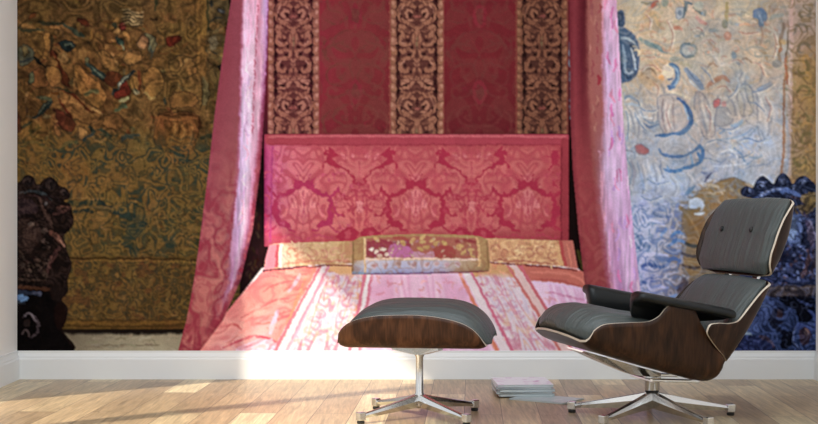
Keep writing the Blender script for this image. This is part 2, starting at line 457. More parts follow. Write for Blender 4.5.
        if M.any() and (warp or soft or s.tex or s.warpfn):
            ys, xs = np.where(M); y0, y1, x0, x1 = ys.min(), ys.max() + 1, xs.min(), xs.max() + 1
            sub = canvas[y0:y1, x0:x1]; m = M[y0:y1, x0:x1]; h, w_ = m.shape
            X = (np.arange(x0, x1) + 0.5)[None] / SSC + X0 + np.zeros((h, 1)); Y = (np.arange(y0, y1) + 0.5)[:, None] / SSC + Y0 + np.zeros((1, w_))
            if s.warpfn:
                dx, dy = s.warpfn(X, Y)
                yy = np.clip((np.arange(h)[:, None] + dy * SSC).astype(int), 0, h - 1); xx = np.clip((np.arange(w_)[None] + dx * SSC).astype(int), 0, w_ - 1)
                ok = m[yy, xx]; sub = np.where((m & ok)[..., None], sub[yy, xx], sub)
            if warp:
                dx = smooth_noise(h, w_, wscale * SSC) + 0.6 * smooth_noise(h, w_, wscale * SSC * 0.4); dy = smooth_noise(h, w_, wscale * SSC) + 0.6 * smooth_noise(h, w_, wscale * SSC * 0.4)
                yy = np.clip((np.arange(h)[:, None] + dy * warp * SSC).astype(int), 0, h - 1); xx = np.clip((np.arange(w_)[None] + dx * warp * SSC).astype(int), 0, w_ - 1)
                ok = m[yy, xx]; sub = np.where((m & ok)[..., None], sub[yy, xx], sub)
            if soft:
                mm = m[..., None].astype(np.float32)
                bl = blur(sub * mm, soft * SSC) / np.maximum(1e-4, blur(mm, soft * SSC)); sub = np.where(m[..., None], bl, sub)
            if s.tex: sub = np.where(m[..., None], np.clip(s.tex(X, Y, sub), 0, 255), sub)
            canvas[y0:y1, x0:x1] = sub
        PARTS.append((name, mat, parent, label, gain)); return ident

def print_mural(root):
    """cut the finished print into flat patches, one per printed thing"""
    img = blur(canvas, 0.36 * SSC)
    img = np.clip(img + 1.15 * (img - blur(img, 1.0 * SSC)), 0, 255)
    img = img * 0.90 + 0.10 * img.mean(-1, keepdims=True) * C3((1.04, 0.99, 0.97))
    gh, gw = CHH // SSC, CW // SSC
    v = img[:gh * SSC, :gw * SSC].reshape(gh, SSC, gw, SSC, 3).mean((1, 3)) / 255.0
    v = np.where(v <= 0.04045, v / 12.92, ((v + 0.055) / 1.055) ** 2.4) * KINK
    gains = np.array([1.0] + [p[4] for p in PARTS], np.float32)[owner]
    v = v * blur(gains[..., None], 0.7 * SSC)[:gh * SSC, :gw * SSC].reshape(gh, SSC, gw, SSC).mean((1, 3))[..., None]
    v = np.clip(v, 0, 0.95)
    vp = np.pad(v, ((1, 1), (1, 1), (0, 0)), mode='edge')
    vert = (vp[:-1, :-1] + vp[1:, :-1] + vp[:-1, 1:] + vp[1:, 1:]) / 4 * 0.5       # colour at the corners of every cell
    cen = vp
    vert = vert * 2
    own = owner[:gh * SSC:SSC, :gw * SSC:SSC]
    sx = (XR - XL) / gw; sz = (ZTOP - ZB) / gh
    out = {}
    for i, (name, mat, parent, label, gain) in enumerate(PARTS):
        cy, cx = np.where(own == i + 1)
        idx = np.stack([cy * (gw + 1) + cx, (cy + 1) * (gw + 1) + cx, (cy + 1) * (gw + 1) + cx + 1, cy * (gw + 1) + cx + 1], 1)
        uq, inv = np.unique(idx.ravel(), return_inverse=True); inv = inv.ravel()
        vy, vx = uq // (gw + 1), uq % (gw + 1)
        co = np.stack([XL + vx * sx, np.full(len(uq), DW - 0.0015), ZTOP - vy * sz], 1).astype(np.float32)
        me = bpy.data.meshes.new(name); n = len(cy)
        me.vertices.add(len(uq)); me.vertices.foreach_set('co', co.ravel())
        me.loops.add(4 * n); me.loops.foreach_set('vertex_index', inv.astype(np.int32))
        me.polygons.add(n); me.polygons.foreach_set('loop_start', np.arange(0, 4 * n, 4, dtype=np.int32))
        me.update(calc_edges=True)
        at = me.color_attributes.new('ink', 'FLOAT_COLOR', 'POINT')
        rgba = np.ones((len(uq), 4), np.float32); rgba[:, :3] = vert[vy, vx]
        at.data.foreach_set('color', rgba.ravel())
        me.materials.append(mat); me.validate()
        o = bpy.data.objects.new(name, me); col.objects.link(o)
        o.parent = out[parent] if isinstance(parent, int) else root
        if label: o['label'] = label
        out[i + 1] = o

def jit(c, a):
    d = random.uniform(-a, a)
    return tuple(min(255, max(0, x + d + random.uniform(-a, a) * 0.4)) for x in c)
def mixc(a, b, t): return tuple(x + (y - x) * t for x, y in zip(a, b))

# backing sheet of the mural
bm = bmesh.new()
add_box(bm, ((XL + XR) / 2, DW - 0.0005, (ZB + ZTOP) / 2), (XR - XL, 0.001, ZTOP - ZB))
mural = obj_from_bm('wall_mural', bm, plain('mural_paper', (0.12, 0.07, 0.06), 0.8, bump=0.02, bscale=200, var=0.1))
tag(mural, 'wall-filling printed photo mural of a crimson canopy bed between tapestries, above the white baseboard', 'wall mural')

def curl(p, x, y, r, a0, turns, wd, c, sgn=1, k=1.0):
    n = 7; pts = []
    for i in range(n):
        t = i / (n - 1); rr = r * (1 - 0.72 * t); a = a0 + sgn * t * turns * 2 * PI
        pts.append((x + rr * math.cos(a), y + rr * math.sin(a)))
    p.stroke(pts, [wd * (0.5 + 0.9 * math.sin(PI * min(1, 0.25 + i / n))) for i in range(n)], c, k)

def dabs(p, n, box, pal, ln=(4, 11), wd=(1.0, 3.0), ang=None, inside=None, bend=0.8, ja=8, mixin=0.6):
    x0, y0, x1, y1 = box
    for _ in range(n):
        x = random.uniform(x0, x1); y = random.uniform(y0, y1)
        if inside and not inside(x, y): continue
        a = random.uniform(0, 2 * PI) if ang is None else random.gauss(*ang)
        l = random.uniform(*ln); b = random.uniform(-bend, bend)
        p.stroke([(x, y), (x + l * 0.5 * math.cos(a), y + l * 0.5 * math.sin(a)), (x + l * 0.5 * math.cos(a) + l * 0.5 * math.cos(a + b), y + l * 0.5 * math.sin(a) + l * 0.5 * math.sin(a + b))],
                 random.uniform(*wd), jit(random.choice(pal) if p.basegrid is None else mixc(p.base_at(x, y), random.choice(pal), mixin), ja), sub=3)

def inpoly(P):
    def f(x, y):
        r = False; j = len(P) - 1
        for i in range(len(P)):
            if (P[i][1] > y) != (P[j][1] > y) and x < (P[j][0] - P[i][0]) * (y - P[i][1]) / (P[j][1] - P[i][1]) + P[i][0]: r = not r
            j = i
        return r
    return f

# ---- left tapestry
t = Print(0); t.outline = (30, 24, 20)
xs = [17, 45, 75, 105, 135, 165, 195, 215, 270]
rows, cols = [], []
TC = [(YT, [(86, 66, 40)] * 9), (0, [(84, 63, 38), (82, 62, 36), (80, 62, 36), (84, 66, 40), (80, 64, 40), (84, 66, 38), (92, 70, 38), (70, 62, 44), (60, 50, 38)]),
      (30, [(74, 58, 36), (78, 58, 34), (82, 62, 36), (84, 60, 36), (84, 62, 36), (86, 66, 38), (92, 70, 38), (74, 64, 44), (60, 50, 38)]),
      (60, [(80, 60, 36), (90, 62, 36), (100, 72, 42), (96, 66, 38), (92, 66, 38), (90, 68, 38), (92, 70, 40), (76, 66, 42), (60, 50, 38)]),
      (100, [(84, 58, 34), (90, 64, 36), (100, 70, 42), (90, 60, 34), (88, 68, 40), (92, 70, 40), (94, 70, 40), (80, 64, 38), (60, 50, 38)]),
      (130, [(92, 68, 36), (92, 68, 36), (92, 66, 38), (90, 66, 38), (86, 70, 40), (94, 68, 38), (92, 68, 38), (80, 62, 36), (60, 50, 38)]),
      (150, [(100, 76, 36), (104, 76, 36), (90, 72, 38), (80, 68, 40), (78, 70, 42), (80, 68, 40), (76, 66, 38), (72, 60, 36), (60, 50, 38)]),
      (185, [(96, 72, 36), (104, 74, 38), (112, 82, 42), (100, 78, 40), (96, 76, 40), (90, 72, 38), (90, 72, 38), (84, 66, 36), (60, 50, 38)]),
      (230, [(70, 54, 30), (70, 54, 30), (92, 74, 38), (84, 72, 38), (82, 70, 36), (88, 72, 38), (80, 68, 36), (76, 62, 34), (60, 50, 38)]),
      (258, [(70, 54, 30), (70, 54, 30), (96, 76, 38), (90, 72, 36), (84, 68, 34), (86, 68, 34), (84, 66, 34), (76, 60, 32), (50, 40, 30)]),
      (300, [(60, 46, 26), (60, 46, 26), (92, 72, 36), (88, 70, 34), (86, 66, 34), (80, 62, 32), (78, 60, 30), (72, 56, 28), (40, 32, 24)]),
      (329, [(50, 36, 20), (60, 46, 24), (92, 70, 34), (92, 70, 32), (90, 66, 32), (86, 62, 30), (80, 58, 28), (70, 50, 24), (40, 32, 24)])]
for y, cs in TC: rows.append([(x, y) for x in xs]); cols.append(cs)
t.grid(rows, cols)
OC = [(104, 78, 42), (112, 84, 46), (96, 70, 36), (88, 66, 36), (118, 90, 50)]
GR = [(56, 60, 42), (46, 54, 42), (66, 68, 44), (38, 46, 38)]
DK = [(48, 38, 24), (58, 40, 24), (40, 34, 26)]
RD = [(92, 38, 26), (84, 44, 28)]
dabs(t, 260, (17, -100, 232, 30), [(92, 70, 40), (76, 60, 36), (100, 76, 44), (66, 56, 36), (70, 50, 30)], (6, 16), (1.5, 3.5), (0.2, 0.7))
dabs(t, 420, (17, 18, 228, 130), OC + OC + DK + RD + [(66, 68, 50), (122, 96, 60)], (4, 12), (1.2, 3.4), (0.9, 0.9))
dabs(t, 620, (17, 125, 215, 256), OC + OC + GR + GR + DK[:1], (3, 9), (1.2, 3.2), (0.0, 1.0), bend=1.6)
dabs(t, 200, (120, 200, 205, 254), GR + [(108, 86, 44), (30, 42, 34)], (3, 8), (1.5, 3.2), None, bend=1.8)
# figures
t.stroke([(17, 22), (30, 27), (42, 34)], 4, (112, 84, 50)); t.stroke([(18, 28), (28, 31), (40, 30)], 3, (44, 48, 36))
t.stroke([(38, 22), (48, 24), (58, 23)], 4, (38, 40, 30)); t.stroke([(36, 30), (44, 30)], 3, (44, 54, 44)); t.stroke([(57, 24), (66, 27), (76, 32), (84, 38)], 5, (42, 56, 50))
t.stroke([(50, 28), (60, 27), (70, 32), (80, 41)], 3, (120, 88, 54))
t.blob([(80, 18), (84, 20), (90, 26), (84, 26), (78, 21)], (84, 34, 22)); t.blob([(30, 14), (36, 13), (34, 18), (29, 20)], (94, 48, 28))
t.blob([(43, 33), (49, 33), (50, 46), (47, 58), (42, 57), (44, 46)], (122, 86, 48)); t.stroke([(51, 34), (52, 44), (50, 52)], 2, (46, 40, 30))
t.blob([(18, 48), (26, 44), (33, 50), (32, 60), (22, 66), (18, 60)], (62, 72, 66)); t.blob([(22, 47), (27, 46), (29, 52), (23, 56)], (96, 92, 66))
t.stroke([(19, 62), (26, 60), (33, 57)], 3, (34, 46, 54)); t.stroke([(32, 56), (38, 61), (45, 68)], 3.4, (22, 24, 22))
t.blob([(58, 43), (63, 40), (71, 42), (75, 47), (70, 51), (63, 50)], (20, 36, 44)); t.stroke([(63, 45), (69, 44), (73, 47)], 1.6, (64, 84, 84))
t.blob([(51, 50), (56, 54), (60, 66), (68, 78), (70, 86), (63, 84), (55, 72), (50, 60)], (98, 38, 24))
t.ell(63, 57, 5, 6, (124, 98, 60)); t.ell(64, 55, 2.6, 2.6, (140, 116, 78)); t.ell(52, 62, 4, 5, (104, 76, 44))
t.blob([(72, 66), (78, 63), (85, 70), (92, 78), (101, 86), (106, 98), (98, 108), (88, 100), (80, 94), (75, 80)], (124, 88, 48))
t.stroke([(75, 70), (82, 80), (88, 90)], 1.6, (86, 58, 32)); t.stroke([(84, 95), (92, 92), (99, 92)], 5, (82, 88, 62))
t.ell(82, 54, 5, 6, (110, 84, 50)); t.blob([(84, 58), (88, 56), (90, 66), (86, 66)], (70, 74, 56))
t.stroke([(87, 62), (93, 70), (102, 76), (111, 81)], [3, 6, 6.5, 2.5], (30, 50, 56)); t.stroke([(90, 66), (97, 73), (106, 78)], 1.5, (78, 104, 104)); t.stroke([(96, 76), (104, 81), (110, 83)], 1.4, (18, 26, 28))
t.blob([(96, 52), (104, 50), (114, 60), (119, 70), (110, 72), (100, 62)], (112, 82, 48)); t.stroke([(110, 52), (115, 60), (117, 68)], 2, (136, 104, 66))
t.blob([(108, 72), (118, 72), (122, 78), (112, 86), (104, 80)], (100, 42, 28))
t.blob([(28, 74), (38, 68), (46, 74), (48, 84), (38, 88), (30, 84)], (104, 68, 40)); t.blob([(28, 74), (32, 72), (34, 80), (29, 84)], (62, 74, 60))
t.blob([(46, 66), (56, 68), (62, 78), (54, 86), (47, 80)], (118, 84, 48))
t.blob([(58, 92), (66, 90), (80, 98), (95, 108), (100, 118), (88, 124), (72, 118), (62, 108)], (120, 84, 50))
t.stroke([(56, 88), (66, 92), (74, 96), (82, 104), (90, 110)], 2.6, (90, 34, 22)); t.stroke([(58, 98), (66, 110), (72, 118)], 2.4, (84, 30, 22)); t.stroke([(55, 88), (64, 90), (71, 93)], 2.6, (44, 46, 34))
t.stroke([(62, 100), (76, 104), (88, 112)], 1.4, (140, 104, 64))
t.stroke([(51, 100), (47, 106), (40, 112), (32, 119)], [4, 6, 4.5, 1.5], (24, 38, 42)); t.stroke([(49, 102), (42, 109), (36, 115)], 1.2, (80, 98, 96))
t.stroke([(36, 97), (44, 98), (51, 100)], 4, (56, 66, 52)); t.ell(47, 116, 4, 2.4, (120, 108, 74))
t.blob([(54, 108), (62, 112), (74, 122), (72, 132), (62, 128), (56, 118)], (94, 42, 30)); t.blob([(52, 122), (58, 128), (62, 134), (56, 134)], (112, 78, 46))
t.blob([(77, 127), (84, 129), (88, 134), (82, 140), (78, 136)], (136, 102, 64)); t.stroke([(83, 140), (90, 136), (95, 131)], 4, (36, 54, 64)); t.stroke([(88, 126), (92, 130), (95, 133)], 4, (36, 48, 44))
t.stroke([(96, 128), (104, 132), (112, 137)], 3, (40, 54, 46)); t.stroke([(100, 134), (106, 136), (112, 141)], 2.4, (44, 54, 44)); t.stroke([(94, 140), (100, 141), (104, 139)], 2, (130, 100, 66))
t.blob([(102, 118), (114, 114), (124, 120), (118, 130), (106, 128)], (108, 76, 44)); t.stroke([(84, 108), (94, 112), (104, 112)], 2, (84, 40, 26)); t.stroke([(90, 107), (97, 111), (102, 114)], 3, (134, 106, 70))
t.stroke([(114, 112), (120, 108), (126, 106)], 3.5, (60, 82, 66)); t.stroke([(120, 140), (127, 137), (134, 137)], 3.5, (40, 54, 62))
# second group
t.blob([(119, 24), (123, 22), (126, 26), (124, 31), (120, 30)], (112, 32, 34)); t.ell(117, 31, 3, 4, (130, 100, 64)); t.ell(115, 25, 3, 3, (36, 42, 34))
t.blob([(116, 36), (121, 38), (124, 44), (119, 44)], (40, 66, 66)); t.stroke([(124, 32), (127, 40), (130, 48)], 3.6, (132, 98, 56)); t.stroke([(121, 44), (124, 50)], 2, (90, 110, 100))
for i in range(5):
    t.stroke([(122, 9 + 3.6 * i), (130, 10 + 3.2 * i), (136, 13 + 2.8 * i), (144, 12 + 3.1 * i)], 1.5, (134, 124, 98)); t.stroke([(122, 11 + 3.6 * i), (130, 12 + 3.2 * i), (136, 15 + 2.8 * i), (143, 14 + 3.1 * i)], 1.5, (46, 42, 34))
t.blob([(137, 42), (142, 36), (148, 40), (146, 47), (139, 47)], (142, 106, 78)); t.blob([(144, 34), (152, 34), (156, 42), (152, 54), (148, 50), (149, 42)], (86, 92, 74)); t.stroke([(136, 43), (140, 38), (144, 34)], 2, (52, 36, 24))
t.stroke([(150, 46), (152, 52), (150, 58)], 2, (58, 76, 78)); t.blob([(124, 56), (134, 50), (142, 52), (140, 62), (130, 66), (123, 62)], (126, 92, 56))
t.stroke([(136, 71), (129, 76), (121, 84), (115, 91), (112, 95)], [2.5, 5, 4.5, 3.5, 2], (26, 40, 46)); t.stroke([(131, 73), (124, 80), (117, 88)], 1.6, (108, 122, 124))
t.blob([(120, 86), (127, 82), (131, 92), (126, 96), (116, 98), (114, 94)], (122, 28, 28)); t.blob([(128, 82), (136, 76), (141, 84), (136, 92), (131, 90)], (116, 86, 48))
t.stroke([(118, 101), (124, 100), (129, 98)], 3.4, (112, 122, 98)); t.stroke([(118, 110), (122, 105), (126, 104)], 4, (60, 74, 56)); t.ell(135.5, 92, 3, 3.4, (106, 110, 96)); t.ell(136, 90, 2.2, 1.6, (66, 80, 70))
t.blob([(142, 74), (152, 66), (160, 72), (164, 84), (156, 96), (146, 96), (143, 86)], (112, 84, 46)); t.stroke([(138, 70), (140, 80), (139, 90)], 3, (90, 42, 26)); t.stroke([(144, 92), (150, 98), (155, 97)], 3, (118, 104, 66)); t.stroke([(163, 98), (165, 104)], 5, (38, 46, 42))
t.blob([(166, 40), (172, 36), (180, 37), (178, 43), (170, 46), (167, 44)], (112, 26, 22)); t.ell(170, 18, 7, 6, (94, 66, 40)); t.ell(190, 20, 5, 6, (82, 64, 38))
t.blob([(168, 62), (178, 56), (190, 58), (198, 70), (186, 78), (172, 74)], (96, 74, 42)); t.ell(191, 71, 5, 4, (112, 82, 46)); t.ell(201, 69, 5, 4, (108, 80, 48)); t.stroke([(180, 66), (186, 60), (192, 58)], 2, (130, 108, 66))
t.blob([(170, 96), (182, 92), (194, 96), (198, 104), (180, 108), (170, 106)], (104, 74, 42)); t.stroke([(170, 93), (184, 92), (196, 94)], 1.5, (70, 44, 26)); t.stroke([(168, 113), (180, 114), (196, 113)], 2, (84, 34, 20))
t.stroke([(203, 78), (206, 90), (204, 104)], [2, 5, 5], (88, 84, 60)); t.stroke([(201, 80), (203, 94), (200, 110)], 1.6, (40, 34, 24)); t.stroke([(207, 84), (209, 96), (205, 110)], 1.6, (46, 38, 26))
t.poly([(194, YT), (205, YT), (206, 76), (197, 76)], (106, 80, 42)); t.stroke([(206, -90), (207, 0), (208, 30)], 2.4, (44, 46, 30), taper=False); t.stroke([(194, -90), (195, 30), (197, 74)], 1.6, (76, 58, 32), taper=False); t.stroke([(200, -90), (200, 30), (201, 70)], 2.0, (94, 70, 38), taper=False)
t.stroke([(154, -90), (155, 0), (156, 11)], 3.2, (40, 46, 32), taper=False); t.stroke([(209, 22), (216, 18), (222, 18)], 2.6, (38, 44, 44)); t.ell(211, 3, 2, 4, (34, 40, 42)); t.blob([(217, 8), (222, 9), (224, 12), (219, 13)], (60, 70, 84)); t.ell(229, 2, 2, 4, (18, 20, 18)); t.ell(226, 29, 2.4, 3, (96, 40, 28)); t.ell(214, 26, 5, 4, (100, 76, 46)); t.ell(213, 42, 4, 7, (96, 94, 80)); t.stroke([(211, 50), (215, 53), (218, 55)], 2.2, (36, 38, 34)); t.blob([(218, 66), (222, 64), (224, 67), (221, 70)], (20, 26, 30))
t.blob([(158, 114), (178, 112), (196, 114), (201, 124), (196, 142), (190, 154), (176, 150), (164, 148), (154, 140)], (106, 70, 38))
for i in range(6): t.stroke([(168 + i * 4.5, 118 + i), (171 + i * 4.2, 128 + i), (166 + i * 4.4, 142 + i)], 1.6, (132, 94, 54) if i % 2 else (76, 48, 26))
t.stroke([(164, 116), (180, 115), (195, 116), (200, 124), (196, 140), (190, 152)], 2, (66, 40, 22)); t.stroke([(150, 116), (160, 120), (163, 134)], 3, (96, 60, 34))
t.blob([(171, 152), (178, 151), (186, 157), (192, 162), (184, 162), (174, 158)], (40, 54, 50)); t.blob([(164, 148), (170, 154), (178, 162), (172, 163), (166, 156)], (116, 80, 44))
t.stroke([(120, 137), (128, 136), (140, 135)], 3, (42, 56, 56)); t.blob([(144, 141), (149, 142), (150, 150), (146, 152)], (58, 64, 48)); t.stroke([(200, 138), (208, 137), (214, 140)], 5, (44, 50, 38))
t.stroke([(18, 129), (26, 126), (33, 122)], 3, (44, 50, 38)); t.blob([(17, 112), (20, 116), (20, 130), (17, 132)], (72, 40, 28)); t.stroke([(20, 146), (34, 142), (52, 150), (66, 148)], 3, (84, 76, 42)); t.stroke([(60, 150), (68, 144), (78, 142)], 5, (62, 72, 48))
t.ell(75, 168, 15, 11, (124, 88, 42)); t.ell(75, 168, 12.5, 9, (114, 80, 40)); t.stroke([(66, 162), (74, 172), (84, 176)], 1.6, (90, 62, 32)); t.stroke([(84, 160), (78, 168), (68, 174)], 1.4, (132, 96, 50))
t.blob([(90, 180), (102, 176), (112, 180), (110, 190), (96, 192)], (118, 88, 46)); t.blob([(70, 180), (80, 182), (84, 196), (74, 200), (68, 192)], (112, 78, 44))
t.stroke([(66, 199), (84, 198), (98, 199), (104, 196)], 2, (126, 96, 60)); t.stroke([(68, 203.5), (86, 203), (102, 202)], 5.5, (36, 50, 46), taper=False); t.stroke([(68, 208), (86, 207.5), (106, 208), (118, 208)], 2, (118, 92, 58)); t.stroke([(68, 212), (82, 211), (94, 212)], 4, (32, 42, 42)); t.stroke([(99, 198), (104, 204), (112, 207)], 4, (22, 34, 38)); t.stroke([(110, 211), (124, 215), (136, 219), (146, 226)], [3, 6, 5, 4], (26, 44, 50)); t.stroke([(118, 208), (126, 213), (140, 216)], 2.4, (40, 50, 40)); t.blob([(96, 212), (104, 210), (112, 215), (106, 222), (96, 220)], (116, 92, 50)); curl(t, 136, 204, 9, 2.4, 0.7, 2.4, (70, 58, 34)); curl(t, 135, 205, 6, 2.6, 0.7, 2.2, (124, 100, 58))
for i in range(26): curl(t, random.uniform(78, 205), random.uniform(150, 250), random.uniform(3, 6), random.uniform(0, 6), 0.7, 1.6, jit(random.choice(OC + GR), 8), random.choice((1, -1)))
# the border of the tapestry
t.stroke([(60, 257.5), (130, 258.5), (205, 260)], 2.2, (56, 40, 22), taper=False); t.stroke([(60, 259.6), (130, 260.6), (205, 262)], 2.0, (120, 92, 44), taper=False)
dabs(t, 420, (62, 263, 205, 320), OC + DK + [(66, 60, 38), (54, 56, 40), (80, 46, 30)], (2.5, 7), (1.2, 2.8), None, bend=1.6)
for i in range(34): curl(t, random.uniform(70, 198), random.uniform(266, 316), random.uniform(3, 5), random.uniform(0, 6), 0.8, 1.5, jit(random.choice([(116, 88, 46), (100, 78, 42), (52, 48, 34)]), 8), random.choice((1, -1)))
t.stroke([(50, 322), (120, 323), (190, 322)], 2.2, (108, 80, 36), taper=False); t.stroke([(50, 325), (120, 326.5), (190, 325)], 1.8, (70, 50, 24), taper=False); t.stroke([(60, 319), (120, 320), (190, 319)], 1.4, (66, 48, 24), taper=False)
def tex_left(X, Y, rgb):
    lum = rgb.mean(-1, keepdims=True)
    rgb = rgb * 0.78 + 0.22 * lum * C3((1.27, 0.98, 0.56))
    red = sstep(30, 60, rgb[..., 0] - rgb[..., 1])[..., None]; rgb = rgb * (1 - 0.22 * red * C3((1, 0.4, 0.4))) * C3((1.04, 0.97, 0.88))
    f1 = filigree(X, Y, 13, 15, 1); f2 = filigree(X, Y, 8, 17, 2); f3 = filigree(X, Y * 1.1, 7, 18, 3)
    ver = sstep(128, 152, Y) * (1 - sstep(254, 258, Y)); brd = sstep(258, 263, Y) * (1 - sstep(318, 322, Y)); fig = 1 - sstep(128, 152, Y)
    rgb = rgb * (1 + 0.20 * fig * f1 + 0.10 * fig * f2)[..., None]
    big = fbm(X / 26, Y / 20, 7)
    lite_ = np.clip(f2 * 1.3, -1, 1)
    rgb = blend(rgb, (124, 94, 48), ver * np.clip(lite_, 0, 1) * 0.62)
    rgb = blend(rgb, (44, 54, 44), ver * np.clip(-lite_, 0, 1) * (0.35 + 0.5 * sstep(0.42, 0.62, big)))
    rgb = blend(rgb, (32, 48, 44), ver * sstep(196, 235, Y) * sstep(0.5, 0.62, big) * 0.45)
    rgb = blend(rgb, (118, 90, 46), brd * np.clip(f3, 0, 1) * 0.55)
    rgb = blend(rgb, (56, 52, 36), brd * np.clip(-f3, 0, 1) * 0.7)
    rgb = blend(rgb, (86, 46, 28), brd * sstep(0.60, 0.7, fbm(X / 9, Y / 9, 12)) * 0.4)
    rgb = rgb * (1 + 0.07 * np.sin(X * 3.1) * (1 - brd))[..., None]
    return rgb
t.tex = tex_left
t.build('tapestry', P_tap, mural, 0.3, 0.7, 5, 'printed ochre and green tapestry left of the bed', 0.76)

t = Print(0.2)
t.grid([[(17, 329), (70, 329), (120, 329), (160, 329), (215, 329)], [(17, 332), (70, 332), (120, 332.5), (160, 332), (215, 332)], [(17, 334), (70, 335), (120, 336), (160, 335), (215, 334)], [(17, 350.5), (70, 350.5), (120, 350.5), (160, 350.5), (215, 350.5)]],
       [[(22, 16, 12)] * 5, [(28, 20, 16)] * 5, [(30, 24, 20), (110, 98, 80), (142, 132, 110), (148, 136, 112), (120, 104, 88)], [(30, 24, 20), (120, 108, 88), (158, 148, 122), (160, 150, 124), (130, 116, 98)]])
t.stroke([(84, 346), (120, 345), (160, 345)], 1.2, (112, 100, 80)); dabs(t, 30, (78, 336, 182, 350), [(136, 126, 104), (168, 158, 134), (120, 108, 88)], (6, 14), (1, 2), (0, 0.2))
t.build('stone_wall', P_cloth, mural, 0.3, 0.45, 4, 'printed strip of pale stone wall under the left tapestry', 0.85)

# ---- right tapestry
t = Print(0); t.outline = (100, 106, 126); t.halo = False
xs = [600, 622, 645, 670, 695, 720, 745, 770, 784, 792, 818]
rows, cols = [], []
TC = [(YT, [(170, 150, 128)] * 8 + [(168, 150, 134), (160, 146, 130), (136, 128, 104)]),
      (0, [(176, 148, 118), (176, 152, 124), (176, 156, 128), (172, 152, 130), (170, 150, 132), (174, 154, 126), (172, 152, 126), (166, 142, 116), (168, 148, 134), (158, 146, 132), (138, 136, 122)]),
      (30, [(174, 150, 126), (176, 158, 134), (176, 152, 120), (172, 158, 136), (168, 152, 138), (160, 154, 148), (172, 158, 142), (160, 148, 136), (168, 150, 138), (158, 146, 132), (136, 128, 112)]),
      (58, [(172, 150, 126), (172, 152, 130), (176, 156, 130), (176, 156, 130), (172, 154, 136), (174, 160, 144), (172, 160, 144), (154, 144, 130), (166, 150, 140), (156, 138, 112), (138, 114, 66)]),
      (85, [(176, 150, 122), (178, 154, 128), (176, 152, 126), (176, 156, 138), (174, 158, 146), (172, 158, 146), (166, 156, 148), (160, 152, 150), (164, 156, 152), (150, 128, 86), (142, 112, 58)]),
      (120, [(168, 160, 156), (166, 160, 158), (164, 158, 160), (168, 158, 156), (168, 160, 158), (168, 160, 158), (164, 162, 168), (162, 162, 172), (162, 160, 168), (148, 128, 90), (140, 110, 56)]),
      (150, [(152, 158, 172), (154, 160, 176), (152, 160, 176), (156, 162, 176), (164, 162, 168), (158, 164, 180), (158, 166, 184), (160, 168, 184), (158, 160, 172), (144, 126, 96), (136, 108, 60)]),
      (185, [(146, 154, 174), (148, 158, 180), (150, 160, 184), (156, 164, 184), (158, 168, 190), (162, 170, 190), (164, 172, 190), (162, 168, 184), (140, 130, 130), (128, 104, 66), (124, 96, 52)]),
      (230, [(140, 150, 178), (150, 160, 192), (158, 166, 200), (130, 126, 128), (120, 98, 70), (118, 96, 64), (110, 92, 64), (110, 92, 64), (110, 92, 64), (108, 88, 56), (104, 84, 50)]),
      (270, [(120, 132, 176), (142, 150, 194), (148, 154, 196), (120, 112, 124), (108, 82, 58), (96, 74, 52), (80, 66, 60), (70, 60, 60), (70, 60, 60), (70, 60, 60), (70, 60, 60)]),
      (351, [(110, 122, 170), (120, 130, 176), (120, 130, 176), (80, 80, 100), (70, 60, 60), (60, 56, 70), (50, 56, 90), (50, 56, 90), (50, 56, 90), (50, 56, 90), (50, 56, 90)])]
for y, cs in TC: rows.append([(x, y) for x in xs]); cols.append(cs)
t.grid(rows, cols)
dabs(t, 300, (616, -100, 786, 70), [(178, 158, 132), (164, 150, 134), (150, 150, 140), (182, 150, 122), (160, 146, 120), (168, 128, 106)], (5, 14), (1.5, 4), (0.2, 0.6), ja=6)
dabs(t, 260, (618, 70, 786, 150), [(176, 164, 156), (158, 156, 160), (150, 158, 172), (176, 156, 138), (182, 172, 164)], (6, 16), (1.2, 3.5), (1.0, 0.7), ja=6)
dabs(t, 300, (622, 140, 775, 205), [(150, 162, 188), (166, 172, 190), (132, 150, 182), (172, 176, 190), (118, 142, 182)], (5, 14), (1.2, 3), (0.6, 0.9), ja=6)
dabs(t, 260, (626, 200, 690, 296), [(160, 168, 204), (126, 142, 188), (92, 118, 176), (172, 178, 208), (146, 150, 184), (70, 100, 160)], (3, 9), (1.5, 3.2), (2.6, 0.8), bend=1.4, ja=6)
dabs(t, 150, (672, 178, 740, 292), [(140, 110, 66), (120, 92, 54), (104, 78, 48), (150, 120, 76), (90, 68, 46)], (5, 12), (1.5, 3.5), (0.2, 0.4), inside=lambda x, y: y > 178 + max(0, 700 - x) * 0.9 and x > 676)
dabs(t, 170, (787, 56, 816, 178), [(148, 120, 62), (128, 104, 54), (116, 108, 70), (104, 100, 72), (158, 126, 66), (96, 84, 52)], (4, 9), (1.4, 3), None, bend=1.8)
dabs(t, 120, (787, -100, 816, 58), [(140, 132, 116), (124, 126, 116), (150, 138, 122), (116, 122, 116), (156, 140, 124)], (4, 9), (1.4, 3), None, bend=1.6, ja=6)
